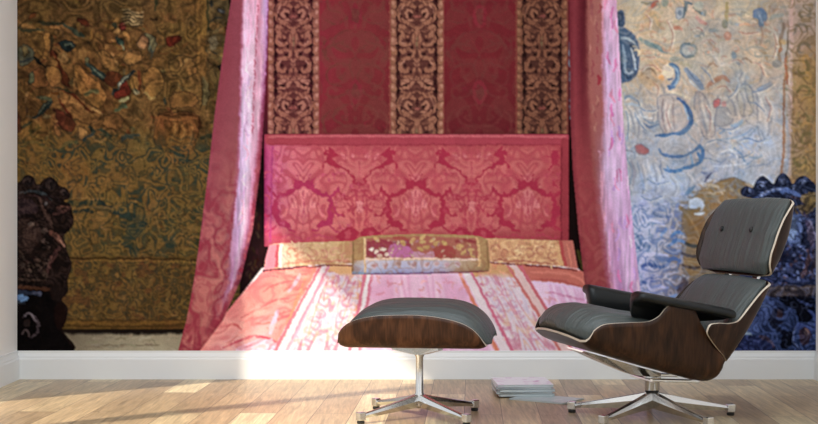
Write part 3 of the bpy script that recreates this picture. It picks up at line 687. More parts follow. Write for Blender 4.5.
# big figures
t.blob([(617, 12), (621, 10), (624, 16), (623, 26), (618, 27), (616, 20)], (46, 66, 94)); t.blob([(618, 28), (626, 29), (634, 37), (638, 44), (638, 66), (635, 76), (626, 82), (619, 80), (620, 60), (618, 44)], (52, 78, 114))
t.stroke([(622, 44), (624, 58), (625, 74)], 3, (104, 134, 168)); t.stroke([(628, 42), (633, 54), (636, 68)], 2.6, (36, 54, 84)); t.stroke([(620, 38), (628, 39), (635, 44)], 2.4, (128, 150, 170)); t.stroke([(630, 48), (634, 60), (635, 70)], 2.2, (140, 160, 180)); t.stroke([(620, 56), (621, 70), (628, 78), (636, 73)], 2.2, (34, 54, 88)); t.stroke([(624, 68), (628, 74), (633, 72)], 2, (130, 150, 176))
t.stroke([(638, 38), (648, 44), (658, 48), (667, 53)], [3, 5, 5, 3], (106, 126, 126)); t.stroke([(650, 44), (660, 50), (666, 52)], 2, (84, 112, 122))
t.blob([(650, 4), (657, 1), (656, 6), (650, 9)], (176, 92, 68)); t.stroke([(640, 2), (646, 4), (650, 2)], 2.4, (126, 116, 92)); t.ell(664, 3, 4, 4, (126, 140, 134)); t.ell(651, 18, 9, 8, (176, 146, 108)); t.ell(653, 27, 7, 6, (170, 140, 104))
t.blob([(676, 8), (683, 8), (682, 16), (677, 19), (675, 13)], (150, 162, 176)); t.ell(679, 13, 2.2, 2.4, (92, 114, 142)); t.stroke([(686, 1), (685, 8), (682, 18)], [4, 3.2, 2], (72, 92, 106)); t.stroke([(686, 2), (692, 4)], 3, (70, 96, 118)); t.stroke([(692, 7), (698, 12), (704, 15), (704, 10)], 2.6, (92, 108, 112)); t.ell(698, 6, 5, 5, (156, 160, 148)); t.ell(702.5, 13.5, 2, 2.5, (100, 130, 160))
t.stroke([(671, 28), (677, 28), (682, 30)], 4, (176, 112, 92)); t.stroke([(695, 16), (700, 21), (706, 24)], 4.5, (176, 118, 108)); t.stroke([(712, 10), (712, 18)], 2.4, (170, 122, 104)); t.ell(727, 36, 4, 4, (184, 122, 92)); t.ell(727, 35, 2.2, 2.2, (200, 146, 116)); t.stroke([(726, 2), (726, 14), (725, 26)], 4, (150, 132, 88)); t.ell(724, 24, 3.4, 5, (122, 124, 108)); t.stroke([(734, 24), (740, 25)], 4, (132, 146, 162)); t.stroke([(708, 30), (718, 31)], 5, (130, 138, 140)); t.stroke([(694, 36), (704, 35)], 3, (134, 146, 154))
t.ell(687.5, 50, 9, 7.6, (122, 134, 140)); t.ell(688, 50.5, 6.2, 5, (164, 162, 156)); t.ell(690, 49, 3, 2.6, (172, 150, 138)); t.stroke([(680, 53), (684, 57), (690, 58)], 1.8, (82, 100, 112)); t.stroke([(679, 49), (683, 44), (690, 44)], 1.6, (86, 108, 116))
t.stroke([(706, 40), (712, 46), (717, 53)], 3, (164, 128, 102)); t.stroke([(703, 54), (708, 52)], 3, (186, 134, 108)); t.stroke([(672, 40), (673, 52)], 2.4, (176, 138, 116))
t.blob([(753, 10), (760, 8), (766, 14), (765, 22), (761, 27), (757, 23), (753, 17)], (84, 112, 148)); t.stroke([(757, 11), (760, 18), (762, 24)], 1.6, (116, 140, 172)); t.stroke([(761, 26), (761.5, 36), (760, 46)], 1.6, (160, 124, 106)); t.stroke([(768, 20), (775, 16), (783, 15)], 4, (136, 142, 138)); t.stroke([(738, 25), (746, 24), (754, 25)], 3, (190, 148, 122)); t.stroke([(734, 42), (744, 50), (752, 47), (762, 48), (767, 58)], 1.8, (140, 142, 138)); t.stroke([(758, 50), (764, 53), (767, 60)], 3.5, (146, 124, 100)); t.ell(748, 58, 12, 7, (178, 160, 138)); t.ell(733, 55, 3, 4, (118, 134, 146))
t.stroke([(783, 22), (781, 36), (778, 52), (780, 66)], 4, (142, 108, 78)); t.ell(783, 42, 2.6, 3, (182, 142, 92)); t.ell(779, 50, 2.4, 2.6, (164, 88, 58)); t.stroke([(786, 52), (785, 64), (787, 84)], 3, (166, 96, 64)); t.ell(776, 64, 5, 4, (116, 118, 120)); t.stroke([(788, 20), (787, 45), (785, 58)], 1.6, (104, 82, 62)); t.stroke([(784, 76), (783, 110), (783, 150), (780, 178)], 2.4, (150, 104, 74), taper=False); t.poly([(788, YT), (793, YT), (792, 60), (790, 178), (786, 178), (788, 60)], (170, 154, 144)); t.stroke([(789, 74), (788.5, 84)], 2, (206, 196, 188)); t.stroke([(786, 120), (788, 150), (785, 176)], 3, (142, 150, 168))
for y in (12, 30, 50, 68, 92, 118, 140, 160): curl(t, 803 + random.uniform(-3, 3), y, 8, random.uniform(0, 6), 0.8, 2.4, (112, 112, 98) if y < 56 else (104, 98, 56), random.choice((1, -1))); curl(t, 806, y + 9, 5, random.uniform(0, 6), 0.8, 2, (156, 144, 122) if y < 50 else (160, 128, 66))
t.ell(648, 78, 9, 10, (176, 148, 118)); t.ell(660, 66, 12, 8, (174, 150, 120)); t.stroke([(648, 70), (650, 78), (650, 86)], 1.6, (140, 112, 90)); t.stroke([(638, 76), (646, 72), (656, 74)], 1.5, (150, 124, 96))
t.ell(667, 71, 6.5, 7, (196, 182, 166)); t.ell(661, 77.5, 3, 3, (206, 150, 96)); t.stroke([(668, 64), (675, 67), (677, 76), (672, 86), (667, 90)], [2.4, 5, 5, 5, 3], (62, 104, 150)); t.stroke([(673, 66), (678, 76), (674, 86)], 2, (120, 158, 192)); t.stroke([(667, 80), (672, 78)], 2.4, (54, 84, 128)); t.ell(668, 88, 2.6, 3, (56, 92, 142))
t.stroke([(684, 68), (690, 75), (697, 82), (702, 90)], [3, 6, 7, 4], (110, 132, 162)); t.stroke([(686, 68), (693, 78), (698, 82)], 1.6, (66, 92, 128)); t.stroke([(688, 80), (694, 86), (699, 91)], 1.8, (160, 174, 188)); t.ell(674, 59, 5, 3, (132, 136, 128)); t.ell(690, 56, 4, 2, (100, 116, 116))
t.stroke([(624, 98), (630, 97), (637, 101)], 4.6, (112, 126, 144)); t.stroke([(624, 104), (632, 104), (640, 106)], 3, (150, 160, 172)); t.stroke([(640, 110), (645, 120), (654, 123), (660, 118)], 2, (110, 128, 152)); t.stroke([(642, 122), (650, 127), (658, 124)], 2.6, (92, 112, 144)); t.stroke([(640, 116), (650, 118), (656, 116)], 1.8, (178, 180, 186)); t.stroke([(656, 96), (668, 92), (680, 95), (690, 99)], 3, (186, 172, 152)); t.ell(668, 112, 9, 12, (174, 160, 158)); t.ell(682, 122, 6, 9, (156, 142, 150)); t.stroke([(664, 122), (666, 132)], 2, (160, 126, 110)); t.stroke([(625, 112), (634, 118), (640, 130)], 2, (146, 152, 164))
t.stroke([(676, 98), (683, 103), (689, 112), (690, 122), (685, 130), (678, 133), (668, 134), (654, 136)], [2.6, 3.6, 4.4, 5, 5, 4, 2.5, 2], (50, 94, 152)); t.stroke([(681, 102), (686, 110), (688, 120)], 1.6, (120, 160, 200)); t.stroke([(686, 114), (684, 124), (678, 130)], 2, (44, 74, 124)); t.stroke([(650, 134), (664, 136), (676, 132)], 2.6, (56, 104, 160))
t.blob([(695, 92), (702, 94), (710, 108), (714, 124), (713, 136), (704, 138), (698, 124), (694, 108)], (162, 150, 148)); t.stroke([(704, 96), (711, 112), (714, 130)], 2, (128, 116, 118)); t.stroke([(694, 110), (698, 124), (700, 136)], 2.4, (180, 170, 166))
t.stroke([(706, 86), (714, 81), (722, 77), (729, 82)], [2.5, 5, 5, 2], (168, 116, 96)); t.stroke([(704, 92), (712, 90), (720, 84)], 2.4, (188, 166, 146)); t.blob([(713, 101), (718, 98), (720, 101), (717, 107), (713, 107)], (178, 84, 88)); t.ell(723, 104, 2.4, 3, (184, 128, 126)); t.blob([(736, 88), (746, 84), (752, 94), (752, 112), (742, 116), (737, 104)], (168, 160, 150)); t.stroke([(726, 92), (734, 90), (740, 92)], 2, (146, 138, 128)); t.blob([(716, 108), (726, 108), (732, 120), (724, 126), (714, 124)], (152, 148, 150)); t.stroke([(730, 126), (738, 124), (742, 120)], 4, (124, 152, 180)); t.stroke([(718, 134), (726, 130), (730, 134)], 3, (110, 142, 178)); t.stroke([(752, 92), (760, 88), (770, 82)], 3, (120, 140, 168)); t.stroke([(748, 84), (758, 80), (768, 76)], 4, (178, 160, 138)); t.stroke([(754, 98), (766, 95), (774, 90)], 5, (178, 174, 172)); t.stroke([(748, 136), (754, 130), (758, 122)], 2.4, (132, 150, 170)); t.blob([(757, 106), (764, 104), (768, 124), (764, 142), (758, 134)], (172, 170, 174)); t.stroke([(771, 100), (774, 120), (772, 142)], 3, (168, 166, 174))
t.stroke([(686, 133), (691, 138), (697, 146), (690, 152)], 2, (132, 146, 170))
for pts in [[(626, 104), (632, 118), (634, 134)], [(634, 106), (638, 120), (637, 138)], [(642, 130), (650, 134), (656, 132)], [(648, 104), (654, 112), (652, 122)], [(640, 84), (638, 94), (632, 100)], [(660, 84), (664, 92), (660, 100)], [(646, 90), (654, 94), (664, 94)],
            [(660, 100), (657, 112), (660, 126), (664, 134)], [(668, 98), (668, 112), (670, 130)], [(676, 100), (677, 114), (676, 130)], [(698, 96), (700, 110), (704, 126), (706, 138)], [(706, 98), (709, 112), (710, 130)], [(716, 96), (722, 98), (730, 96)], [(730, 98), (734, 108), (736, 120)], [(740, 92), (744, 104), (743, 118)], [(748, 86), (756, 94), (758, 106)],
            [(722, 112), (728, 116), (734, 116)], [(744, 120), (752, 124), (760, 122)], [(766, 100), (770, 116), (768, 134)], [(760, 130), (764, 140), (772, 146)], [(738, 132), (746, 138), (756, 138)], [(716, 66), (724, 64), (732, 68)], [(736, 62), (742, 70), (738, 80)], [(758, 62), (762, 72), (758, 82)], [(712, 56), (716, 64), (714, 74)],
            [(628, 160), (630, 174), (628, 190)], [(640, 164), (644, 178), (642, 194)], [(652, 164), (656, 178), (654, 192)], [(670, 176), (676, 186), (672, 196)], [(684, 172), (690, 180), (686, 190)], [(706, 150), (716, 156), (726, 154)], [(728, 160), (738, 166), (750, 166)]]:
    dx = random.uniform(1.2, 2.2)
    m_ = t.base_at(*pts[1]); t.stroke(pts, 2.6, mixc(m_, (112, 118, 136), 0.5)); t.stroke([(x + dx * 1.6, y + 0.4) for x, y in pts], 3.2, mixc(m_, (190, 184, 180), 0.4))
t.ell(648, 77, 7, 8, (172, 146, 122)); t.stroke([(641, 74), (646, 69), (653, 70), (656, 76)], 2.2, (128, 104, 86)); t.stroke([(645, 77), (648, 78)], 1.4, (120, 92, 80)); t.ell(745, 66, 6, 7, (178, 160, 142)); t.stroke([(739, 64), (744, 58), (751, 62)], 2.4, (142, 118, 98)); t.ell(712, 70, 5, 6, (180, 158, 138)); t.stroke([(707, 68), (712, 63), (717, 67)], 2, (146, 112, 92)); t.ell(730, 74, 4, 5, (178, 156, 138))
t.blob([(657, 98), (668, 94), (680, 97), (687, 108), (685, 124), (676, 132), (664, 133), (658, 120)], (166, 152, 148)); t.stroke([(663, 98), (661, 114), (665, 132)], 1.8, (130, 112, 112)); t.stroke([(672, 96), (672, 114), (674, 131)], 1.8, (146, 126, 124)); t.stroke([(666, 99), (665, 116), (668, 131)], 2, (188, 172, 164))
t.stroke([(676, 98), (683, 103), (689, 112), (690, 122), (685, 130), (678, 133), (668, 134), (654, 136)], [2.2, 3.2, 4.2, 4.8, 4.6, 3.6, 2.5, 2], (52, 92, 146)); t.stroke([(682, 104), (686, 112), (687, 120)], 1.4, (126, 164, 202))
def fold(pts, w_, dark, light):
    m_ = t.base_at(*pts[len(pts) // 2]); n_ = len(pts)
    t.stroke([(x + w_ * 0.9, y + 0.5) for x, y in pts], w_ * 1.5, mixc(m_, light, 0.55)); t.stroke(pts, w_, mixc(m_, dark, 0.6))
BLU, ROS, CRE = (70, 104, 152), (156, 96, 88), (206, 196, 180)
for pts, w_ in [([(623, 100), (628, 97), (636, 100), (640, 106)], 2), ([(625, 110), (628, 124), (627, 140)], 1.6), ([(634, 112), (640, 124), (646, 130)], 1.6), ([(640, 108), (648, 112), (656, 110)], 1.6), ([(700, 66), (706, 72), (712, 82)], 1.4), ([(738, 84), (734, 92), (728, 98)], 1.5), ([(752, 92), (762, 90), (772, 84)], 2.2), ([(746, 102), (756, 104), (764, 112)], 1.5), ([(718, 128), (728, 130), (738, 126)], 2), ([(736, 142), (746, 138), (758, 142), (766, 138)], 1.8), ([(704, 144), (716, 140), (730, 144)], 1.6), ([(694, 160), (706, 158), (720, 162)], 1.8), ([(728, 152), (740, 158), (752, 152)], 1.6), ([(757, 146), (766, 152), (776, 150)], 1.6), ([(626, 158), (632, 170), (630, 184)], 1.6), ([(646, 178), (656, 184), (668, 182)], 1.8), ([(640, 196), (650, 200), (662, 196)], 2)]: fold(pts, w_, BLU, CRE)
for pts, w_ in [([(640, 72), (646, 66), (654, 66), (660, 72)], 1.5), ([(652, 82), (658, 88), (656, 96)], 1.3), ([(666, 20), (672, 34), (670, 48)], 1.6), ([(700, 44), (708, 40), (716, 44)], 1.4), ([(716, 88), (724, 86), (730, 92)], 1.8), ([(728, 64), (736, 60), (744, 64)], 1.4), ([(752, 62), (760, 66), (764, 76)], 1.4), ([(704, 104), (710, 116), (708, 132)], 1.4), ([(690, 30), (698, 28), (704, 34)], 1.6), ([(738, 32), (748, 34), (758, 32)], 1.6), ([(644, 14), (650, 20), (648, 30)], 1.4), ([(660, 54), (652, 58), (644, 56)], 1.5), ([(772, 30), (776, 44), (772, 58)], 1.5), ([(764, 96), (770, 108), (766, 122)], 1.4), ([(668, 104), (666, 116), (670, 128)], 1.4)]: fold(pts, w_, ROS, CRE)
for _ in range(46):
    x = random.uniform(630, 780); y = random.uniform(2, 60); curl(t, x, y, random.uniform(2.5, 5), random.uniform(0, 6), 0.7, 1.3, mixc(t.base_at(x, y), random.choice([(96, 116, 120), (170, 104, 84), (120, 106, 78), (206, 190, 166)]), 0.45), random.choice((1, -1)))
# cloth hanging under the figures
t.stroke([(632, 150), (640, 151), (650, 157), (660, 157)], 1.8, (176, 176, 184)); t.blob([(634, 146), (640, 144), (648, 150), (644, 155), (636, 152)], (170, 92, 96)); t.stroke([(624, 150), (632, 151)], 1.4, (120, 110, 118)); t.ell(672, 145, 16, 9, (164, 158, 160)); t.stroke([(658, 148), (662, 154), (676, 157), (690, 153), (700, 145)], [2, 3, 2.6, 2.6, 3], (70, 108, 158)); t.stroke([(662, 168), (674, 171), (684, 168), (698, 163), (702, 152), (699, 146)], [2, 4, 3.6, 4, 4, 2.5], (64, 110, 168)); t.stroke([(666, 164), (668, 170)], 3, (100, 140, 188)); t.stroke([(690, 154), (692, 164)], 3, (108, 152, 202)); t.stroke([(697, 152), (701, 162)], 3.4, (66, 116, 176)); t.stroke([(660, 160), (660, 172), (664, 178)], 2, (104, 122, 158)); t.stroke([(630, 160), (634, 174), (632, 186)], 3, (134, 136, 158)); t.stroke([(636, 160), (640, 176), (644, 190)], 2.4, (128, 148, 184)); t.stroke([(646, 158), (650, 172), (656, 184)], 3, (172, 178, 194)); t.stroke([(685, 195), (690, 190), (694, 185)], 5, (88, 124, 164)); t.stroke([(700, 172), (706, 174), (714, 171)], 3, (104, 122, 168)); t.stroke([(704, 182), (708, 176), (711, 172)], 3, (64, 72, 112)); t.stroke([(684, 190), (698, 182), (712, 170), (724, 160), (740, 152)], 2, (132, 146, 176)); t.stroke([(732, 148), (740, 154), (746, 164), (754, 158)], 2, (108, 136, 172)); t.stroke([(716, 140), (730, 138), (744, 134), (752, 128)], 2, (124, 148, 176)); t.stroke([(748, 156), (756, 158), (764, 154)], 2, (110, 144, 182)); t.stroke([(720, 152), (730, 150), (738, 160)], 2.4, (186, 188, 196)); t.stroke([(712, 166), (726, 166), (746, 163)], 2.4, (180, 188, 204)); t.ell(768, 150, 8, 10, (166, 172, 188)); t.stroke([(742, 170), (750, 166), (766, 164), (774, 158)], 2, (126, 144, 176)); t.stroke([(744, 80), (746, 96), (752, 110)], 2, (140, 140, 144))
t.blob([(692, 198), (700, 190), (712, 184), (724, 179), (736, 178), (748, 184), (756, 194), (758, 204), (720, 206), (700, 222), (694, 214)], (138, 106, 62)); dabs(t, 60, (696, 182, 754, 200), [(150, 118, 70), (120, 92, 54), (160, 130, 84), (104, 80, 50)], (5, 10), (1.4, 3), (0.2, 0.5)); t.ell(696, 205, 8, 8, (172, 178, 192)); t.ell(686, 214, 5, 6, (120, 128, 150)); t.blob([(734, 190), (744, 186), (750, 192), (742, 196)], (158, 128, 80))
t.blob([(684, 210), (698, 210), (706, 224), (702, 250), (700, 272), (690, 276), (682, 262), (686, 240), (680, 224)], (128, 96, 56)); t.stroke([(678, 206), (690, 214), (700, 208)], 5, (130, 98, 58)); t.stroke([(684, 242), (692, 246), (702, 246)], 4, (44, 44, 40)); t.stroke([(680, 252), (690, 256), (702, 254)], 3.4, (58, 46, 44)); t.stroke([(680, 264), (692, 268), (700, 266)], 3.4, (64, 48, 44)); t.stroke([(690, 220), (696, 230), (700, 240)], 3, (146, 112, 64)); t.stroke([(694, 214), (700, 214), (704, 212)], 3, (176, 186, 206)); t.blob([(682, 276), (688, 282), (684, 290), (678, 296), (676, 290)], (60, 44, 48))
for pts, c in [([(670, 238), (676, 232), (682, 234)], (68, 118, 176)), ([(668, 246), (676, 240), (684, 242)], (60, 108, 170)), ([(636, 234), (642, 244), (650, 247)], (78, 104, 154)), ([(634, 242), (640, 250)], (60, 92, 146)), ([(640, 266), (650, 264), (660, 267), (670, 262)], (52, 80, 142)), ([(650, 266), (656, 264)], (40, 66, 130)), ([(666, 262), (674, 258), (680, 262)], (64, 96, 158)), ([(664, 250), (672, 252), (680, 250)], (96, 116, 160)), ([(640, 280), (646, 284)], (56, 90, 152)), ([(652, 274), (650, 282)], (84, 104, 166)), ([(668, 298), (676, 294)], (50, 100, 176)), ([(652, 212), (660, 216), (672, 216)], (84, 104, 142)), ([(658, 230), (652, 240), (656, 248)], (110, 124, 170)), ([(666, 228), (660, 236)], (100, 136, 186))]: t.stroke(pts, 4, c)
t.stroke([(638, 224), (650, 220), (664, 226)], 3, (176, 180, 210)); t.stroke([(640, 256), (654, 254), (668, 256)], 4, (178, 176, 210)); t.stroke([(644, 292), (656, 286), (668, 288)], 4, (150, 154, 196))
def tex_right(X, Y, rgb):
    lum = rgb.mean(-1, keepdims=True); warm = 1 - sstep(60, 170, Y)[..., None]
    rgb = rgb * 0.80 + 0.20 * lum * (C3((1.10, 1.0, 0.87)) * warm + C3((0.95, 1.0, 1.07)) * (1 - warm))
    f1 = filigree(X, Y, 17, 14, 21); f2 = filigree(X, Y, 10, 15, 22); f3 = filigree(X, Y, 9, 14, 25)
    bor = sstep(785, 792, X); low = sstep(195, 215, Y) * (1 - sstep(676, 690, X)); mid = (1 - bor) * (1 - low)
    rgb = blend(rgb, (116, 128, 146), mid * np.clip(f1 - 0.5, 0, 1) * 0.5)
    rgb = blend(rgb, (186, 178, 170), mid * np.clip(-f1 - 0.4, 0, 1) * 0.35)
    rgb = rgb * (1 + 0.035 * mid * f2)[..., None]
    rgb = blend(rgb, (72, 96, 156), low * np.clip(f3, 0, 1) * 0.5); rgb = blend(rgb, (182, 182, 212), low * np.clip(-f3, 0, 1) * 0.4)
    rgb = blend(rgb * (1 + bor[..., None] * C3((0.06, -0.02, 0.0))), (104, 86, 56), bor * np.clip(f3, 0, 1) * 0.55); rgb = blend(rgb, (160, 132, 84), bor * np.clip(-f3, 0, 1) * 0.35 * sstep(40, 70, Y))
    rgb = rgb * (1 + 0.03 * np.sin(X * 3.1))[..., None]
    b1 = fbm(X / 30, Y / 24, 28) - 0.5; rgb = rgb * (1 + 0.24 * mid * b1)[..., None]
    b2 = (fbm(X / 22, Y / 22, 29) - 0.5) * mid; rgb = rgb * (1 + b2[..., None] * C3((0.16, 0.0, -0.16)))
    return rgb
t.tex = tex_right
t.build('tapestry', P_pale, mural, 0.42, 0.3, 6, 'printed pale blue and beige tapestry right of the bed', 1.08)

# ---- dark carved chairs printed at both ends
t = Print(1.2)
t.blob([(17, 190), (20, 182), (24, 178), (29, 175), (34, 178), (38, 186), (43, 180), (50, 177), (56, 181), (60, 186), (66, 188), (70, 194), (69, 199), (64, 201), (70, 204), (72, 210), (74, 222), (70, 230), (64, 236), (66, 244), (67, 250), (70, 258), (72, 266), (68, 280), (68, 292), (62, 300), (68, 308), (66, 322), (62, 330), (74, 350.5), (17, 350.5), (17, 260)], (26, 17, 15))
t.poly([(17, 285), (50, 292), (52, 300), (60, 302), (62, 332), (74, 350.5), (17, 350.5)], (10, 7, 7))
for (x, y, r) in [(28, 181, 6), (51, 184, 6), (64, 192, 4), (40, 188, 4)]: t.ell(x, y, r, r, (22, 17, 18)); curl(t, x, y, r * 0.8, 2, 0.8, 1.4, (50, 38, 36))
t.stroke([(18, 193), (30, 191), (42, 193), (52, 200)], 2.0, (52, 58, 62)); t.stroke([(18, 197), (32, 195), (44, 198), (54, 206)], 2.2, (44, 28, 28)); t.stroke([(39, 196), (44, 210), (50, 222), (52, 228)], 3, (70, 50, 44)); t.stroke([(45, 198), (52, 196), (60, 202)], 2, (34, 24, 26)); t.ell(46, 203, 2, 1.6, (92, 84, 84)); t.ell(59, 209, 3.4, 3.4, (60, 38, 34)); t.stroke([(52, 214), (62, 212), (70, 208)], 3.4, (74, 46, 42)); t.stroke([(56, 208), (62, 206), (68, 208)], 1.8, (104, 66, 56)); t.ell(51, 211, 3, 3, (10, 8, 9)); t.blob([(18, 200), (30, 199), (36, 204), (38, 212), (24, 214), (18, 216)], (48, 34, 36)); t.stroke([(17, 222), (22, 217), (30, 216), (38, 220)], 2, (18, 12, 12))
t.blob([(17, 222), (26, 219), (36, 222), (40, 232), (36, 246), (27, 252), (19, 248), (17, 240)], (46, 32, 28)); t.blob([(28, 222), (33, 223), (34, 230), (30, 232)], (112, 92, 82)); t.blob([(24, 228), (34, 226), (36, 238), (28, 246), (22, 240)], (64, 46, 40)); t.stroke([(38, 222), (43, 232), (42, 246), (34, 254)], 2.4, (18, 12, 11)); t.stroke([(18, 250), (24, 258), (28, 262)], 1.8, (72, 56, 48))
t.stroke([(50, 231), (56, 236), (62, 243)], [3, 5, 4], (92, 56, 46)); t.stroke([(57, 237), (62, 243), (63, 247)], 2.6, (156, 108, 90)); t.stroke([(60, 247), (54, 254), (50, 264), (46, 274)], [4, 4.5, 4, 2.5], (70, 42, 40)); t.stroke([(53, 252), (50, 262), (46, 272)], 1.5, (98, 64, 58))
for i in range(60): t.stroke([(random.uniform(18, 48), random.uniform(244, 278)) for _ in range(1)] * 1 + [(0, 0)] if False else (lambda x, y, a: [(x, y), (x + 2.5 * math.cos(a), y + 2.5 * math.sin(a)), (x + 4 * math.cos(a + 1), y + 4 * math.sin(a + 1))])(random.uniform(18, 46), random.uniform(256, 276), random.uniform(-0.6, 0.6)), 1.8, jit(random.choice([(62, 48, 42), (16, 10, 9), (48, 34, 30), (84, 64, 56), (14, 9, 9)]), 5))
for i in range(14): t.stroke([(42 + random.uniform(-2, 6), 228 + i * 1.6), (46 + random.uniform(-2, 4), 229 + i * 1.7)], 1.8, random.choice([(58, 44, 40), (14, 10, 10), (80, 64, 58)]))
t.stroke([(17, 279), (30, 280), (45, 280)], 2.2, (66, 50, 42), taper=False); t.stroke([(17, 283), (34, 284), (52, 285)], 2.4, (16, 11, 9), taper=False); t.stroke([(17, 287), (34, 288), (50, 289)], 3, (64, 38, 26), taper=False); t.stroke([(17, 292), (30, 292), (42, 294)], 4, (34, 40, 56), taper=False); t.blob([(17, 296), (22, 294), (28, 297), (24, 301), (17, 301)], (84, 116, 158)); t.stroke([(30, 294), (38, 292), (42, 294)], 2.4, (70, 72, 90)); t.stroke([(17, 303), (25, 303)], 2, (44, 50, 60))
t.stroke([(22, 318), (27, 314), (33, 316), (38, 324), (36, 334), (30, 338)], 3.2, (62, 52, 56)); t.stroke([(24, 316), (30, 314), (36, 320)], 1.4, (120, 110, 118)); t.ell(27, 323, 4, 3.5, (40, 30, 28)); t.stroke([(20, 334), (26, 330), (30, 336)], 2.4, (74, 60, 60)); t.ell(60, 316, 6, 14, (22, 10, 8))
def tex_cl(X, Y, rgb):
    f = filigree(X, Y, 7, 15, 31); k = (1 - sstep(280, 292, Y)) * 0.9 + 0.15
    rgb = blend(rgb, (78, 58, 50), k * np.clip(f - 0.35, 0, 1) * 0.45); return blend(rgb, (8, 6, 6), k * np.clip(-f, 0, 1) * 0.35)
t.tex = tex_cl
t.build('carved_chair', P_wood, mural, 0.3, 0.6, 4, 'printed nearly black carved chair at the left end', 0.8)

t = Print(1.2)
t.poly([(736, 290), (742, 262), (760, 240), (770, 214), (780, 200), (800, 196), (815.7, 204), (815.7, 350.5), (722, 350.5)], (38, 46, 82))
t.blob([(742, 196), (740, 190), (746, 186), (752, 188), (756, 180), (762, 176), (768, 180), (773, 184), (776, 178), (782, 173), (788, 177), (792, 184), (797, 178), (804, 176), (810, 180), (815.7, 186), (815.7, 192), (806, 196), (800, 204), (788, 200), (770, 198), (756, 199)], (30, 38, 66))
for (x, y, r) in [(761, 184, 5), (783, 181, 5), (803, 182, 5), (748, 190, 3.6), (773, 188, 4), (793, 188, 4)]: t.ell(x, y, r, r * 0.9, (54, 68, 108)); t.ell(x - 0.5, y - 0.5, r * 0.5, r * 0.5, (112, 130, 180)); curl(t, x, y, r, 0, 0.8, 1.4, (18, 22, 42))
t.stroke([(752, 200), (766, 192), (782, 190), (796, 194), (806, 204)], 5, (70, 98, 168)); t.stroke([(756, 198), (768, 191), (782, 189)], 1.6, (140, 160, 208)); t.stroke([(790, 196), (800, 200), (806, 208)], 3, (60, 46, 60))
t.blob([(800, 196), (812, 192), (815.7, 192), (815.7, 206), (808, 206), (801, 202)], (136, 108, 58)); t.blob([(794, 206), (806, 205), (814, 208), (804, 215), (796, 213)], (104, 82, 50))
t.ell(793, 231, 9, 18, (86, 112, 178), 0.12); t.ell(791, 229, 5.5, 12, (120, 150, 206), 0.12); t.stroke([(799, 214), (803, 230), (800, 250)], 2.6, (26, 30, 56)); t.stroke([(803, 212), (808, 224), (812, 240), (806, 256)], 5, (76, 62, 96)); t.ell(810, 234, 4, 9, (110, 96, 130)); t.stroke([(804, 216), (812, 226), (815, 240)], 1.8, (136, 132, 176)); t.stroke([(796, 208), (802, 218), (812, 218)], 3, (60, 76, 130))
for i in range(120):
    x = random.uniform(770, 815); y = random.uniform(244, 282); a = random.uniform(0, 6)
    if x < 770 + (270 - y) * 0.5: continue
    t.stroke([(x, y), (x + 2.4 * math.cos(a), y + 2.4 * math.sin(a)), (x + 3.6 * math.cos(a + 1), y + 3.6 * math.sin(a + 1))], 2, jit(random.choice([(70, 90, 160), (22, 26, 54), (110, 130, 196), (40, 52, 104), (16, 18, 38), (84, 60, 70)]), 6))
t.stroke([(806, 250), (808, 262), (802, 276)], 4, (96, 66, 74)); t.stroke([(812, 246), (813, 262), (810, 280)], 4, (50, 40, 56))
t.stroke([(766, 280), (790, 281), (815.7, 280)], 3, (30, 40, 84), taper=False); t.poly([(764, 286), (815.7, 285), (815.7, 297), (764, 297)], (72, 60, 62)); t.stroke([(766, 288), (790, 288), (815, 287)], 2, (100, 86, 84), taper=False); t.stroke([(764, 296.5), (790, 297), (815, 296)], 2, (26, 22, 30), taper=False)
t.poly([(742, 298), (815.7, 298), (815.7, 350.5), (722, 350.5)], (34, 52, 104)); t.blob([(778, 297), (800, 297), (814, 300), (812, 318), (800, 322), (794, 310), (784, 304)], (8, 9, 18)); t.blob([(758, 298), (776, 298), (786, 310), (784, 320), (770, 322), (756, 330), (746, 334)], (50, 70, 130)); curl(t, 779, 314, 9, 1.2, 0.9, 3.5, (20, 22, 44)); t.ell(779, 314, 3.6, 3.4, (54, 36, 44)); t.stroke([(768, 318), (774, 326), (782, 332), (790, 336)], 5, (16, 20, 40)); curl(t, 803, 336, 13, 3.6, 0.7, 4, (44, 62, 128)); t.stroke([(794, 326), (792, 338), (798, 348)], 2, (110, 132, 196)); t.ell(804, 336, 6, 9, (54, 36, 50)); t.ell(806, 332, 2.6, 3.4, (120, 90, 92)); t.blob([(782, 334), (792, 332), (790, 346), (780, 348)], (10, 12, 26)); t.stroke([(808, 310), (814, 316), (815, 330)], 4, (40, 58, 124)); t.stroke([(740, 334), (746, 333), (751, 334)], 3, (130, 156, 180)); t.blob([(726, 350), (740, 338), (756, 336), (768, 340), (772, 350)], (30, 40, 92)); t.stroke([(750, 312), (760, 306), (770, 306)], 4, (72, 96, 158)); t.stroke([(758, 336), (768, 340), (774, 348)], 4, (70, 54, 76)); t.stroke([(796, 300), (806, 304), (814, 304)], 2, (44, 60, 118))
def tex_cr(X, Y, rgb):
    f = filigree(X, Y, 8, 14, 33); rgb = rgb * 0.72 + 0.14 * rgb.mean(-1, keepdims=True); rgb = blend(rgb, (88, 104, 156), np.clip(f - 0.45, 0, 1) * 0.55); return blend(rgb, (10, 12, 26), np.clip(-f, 0, 1) * 0.5)
t.tex = tex_cr
t.build('carved_chair', P_wood, mural, 0.3, 0.6, 4, 'printed blue-black carved chair behind the lounge chair', 1.15)

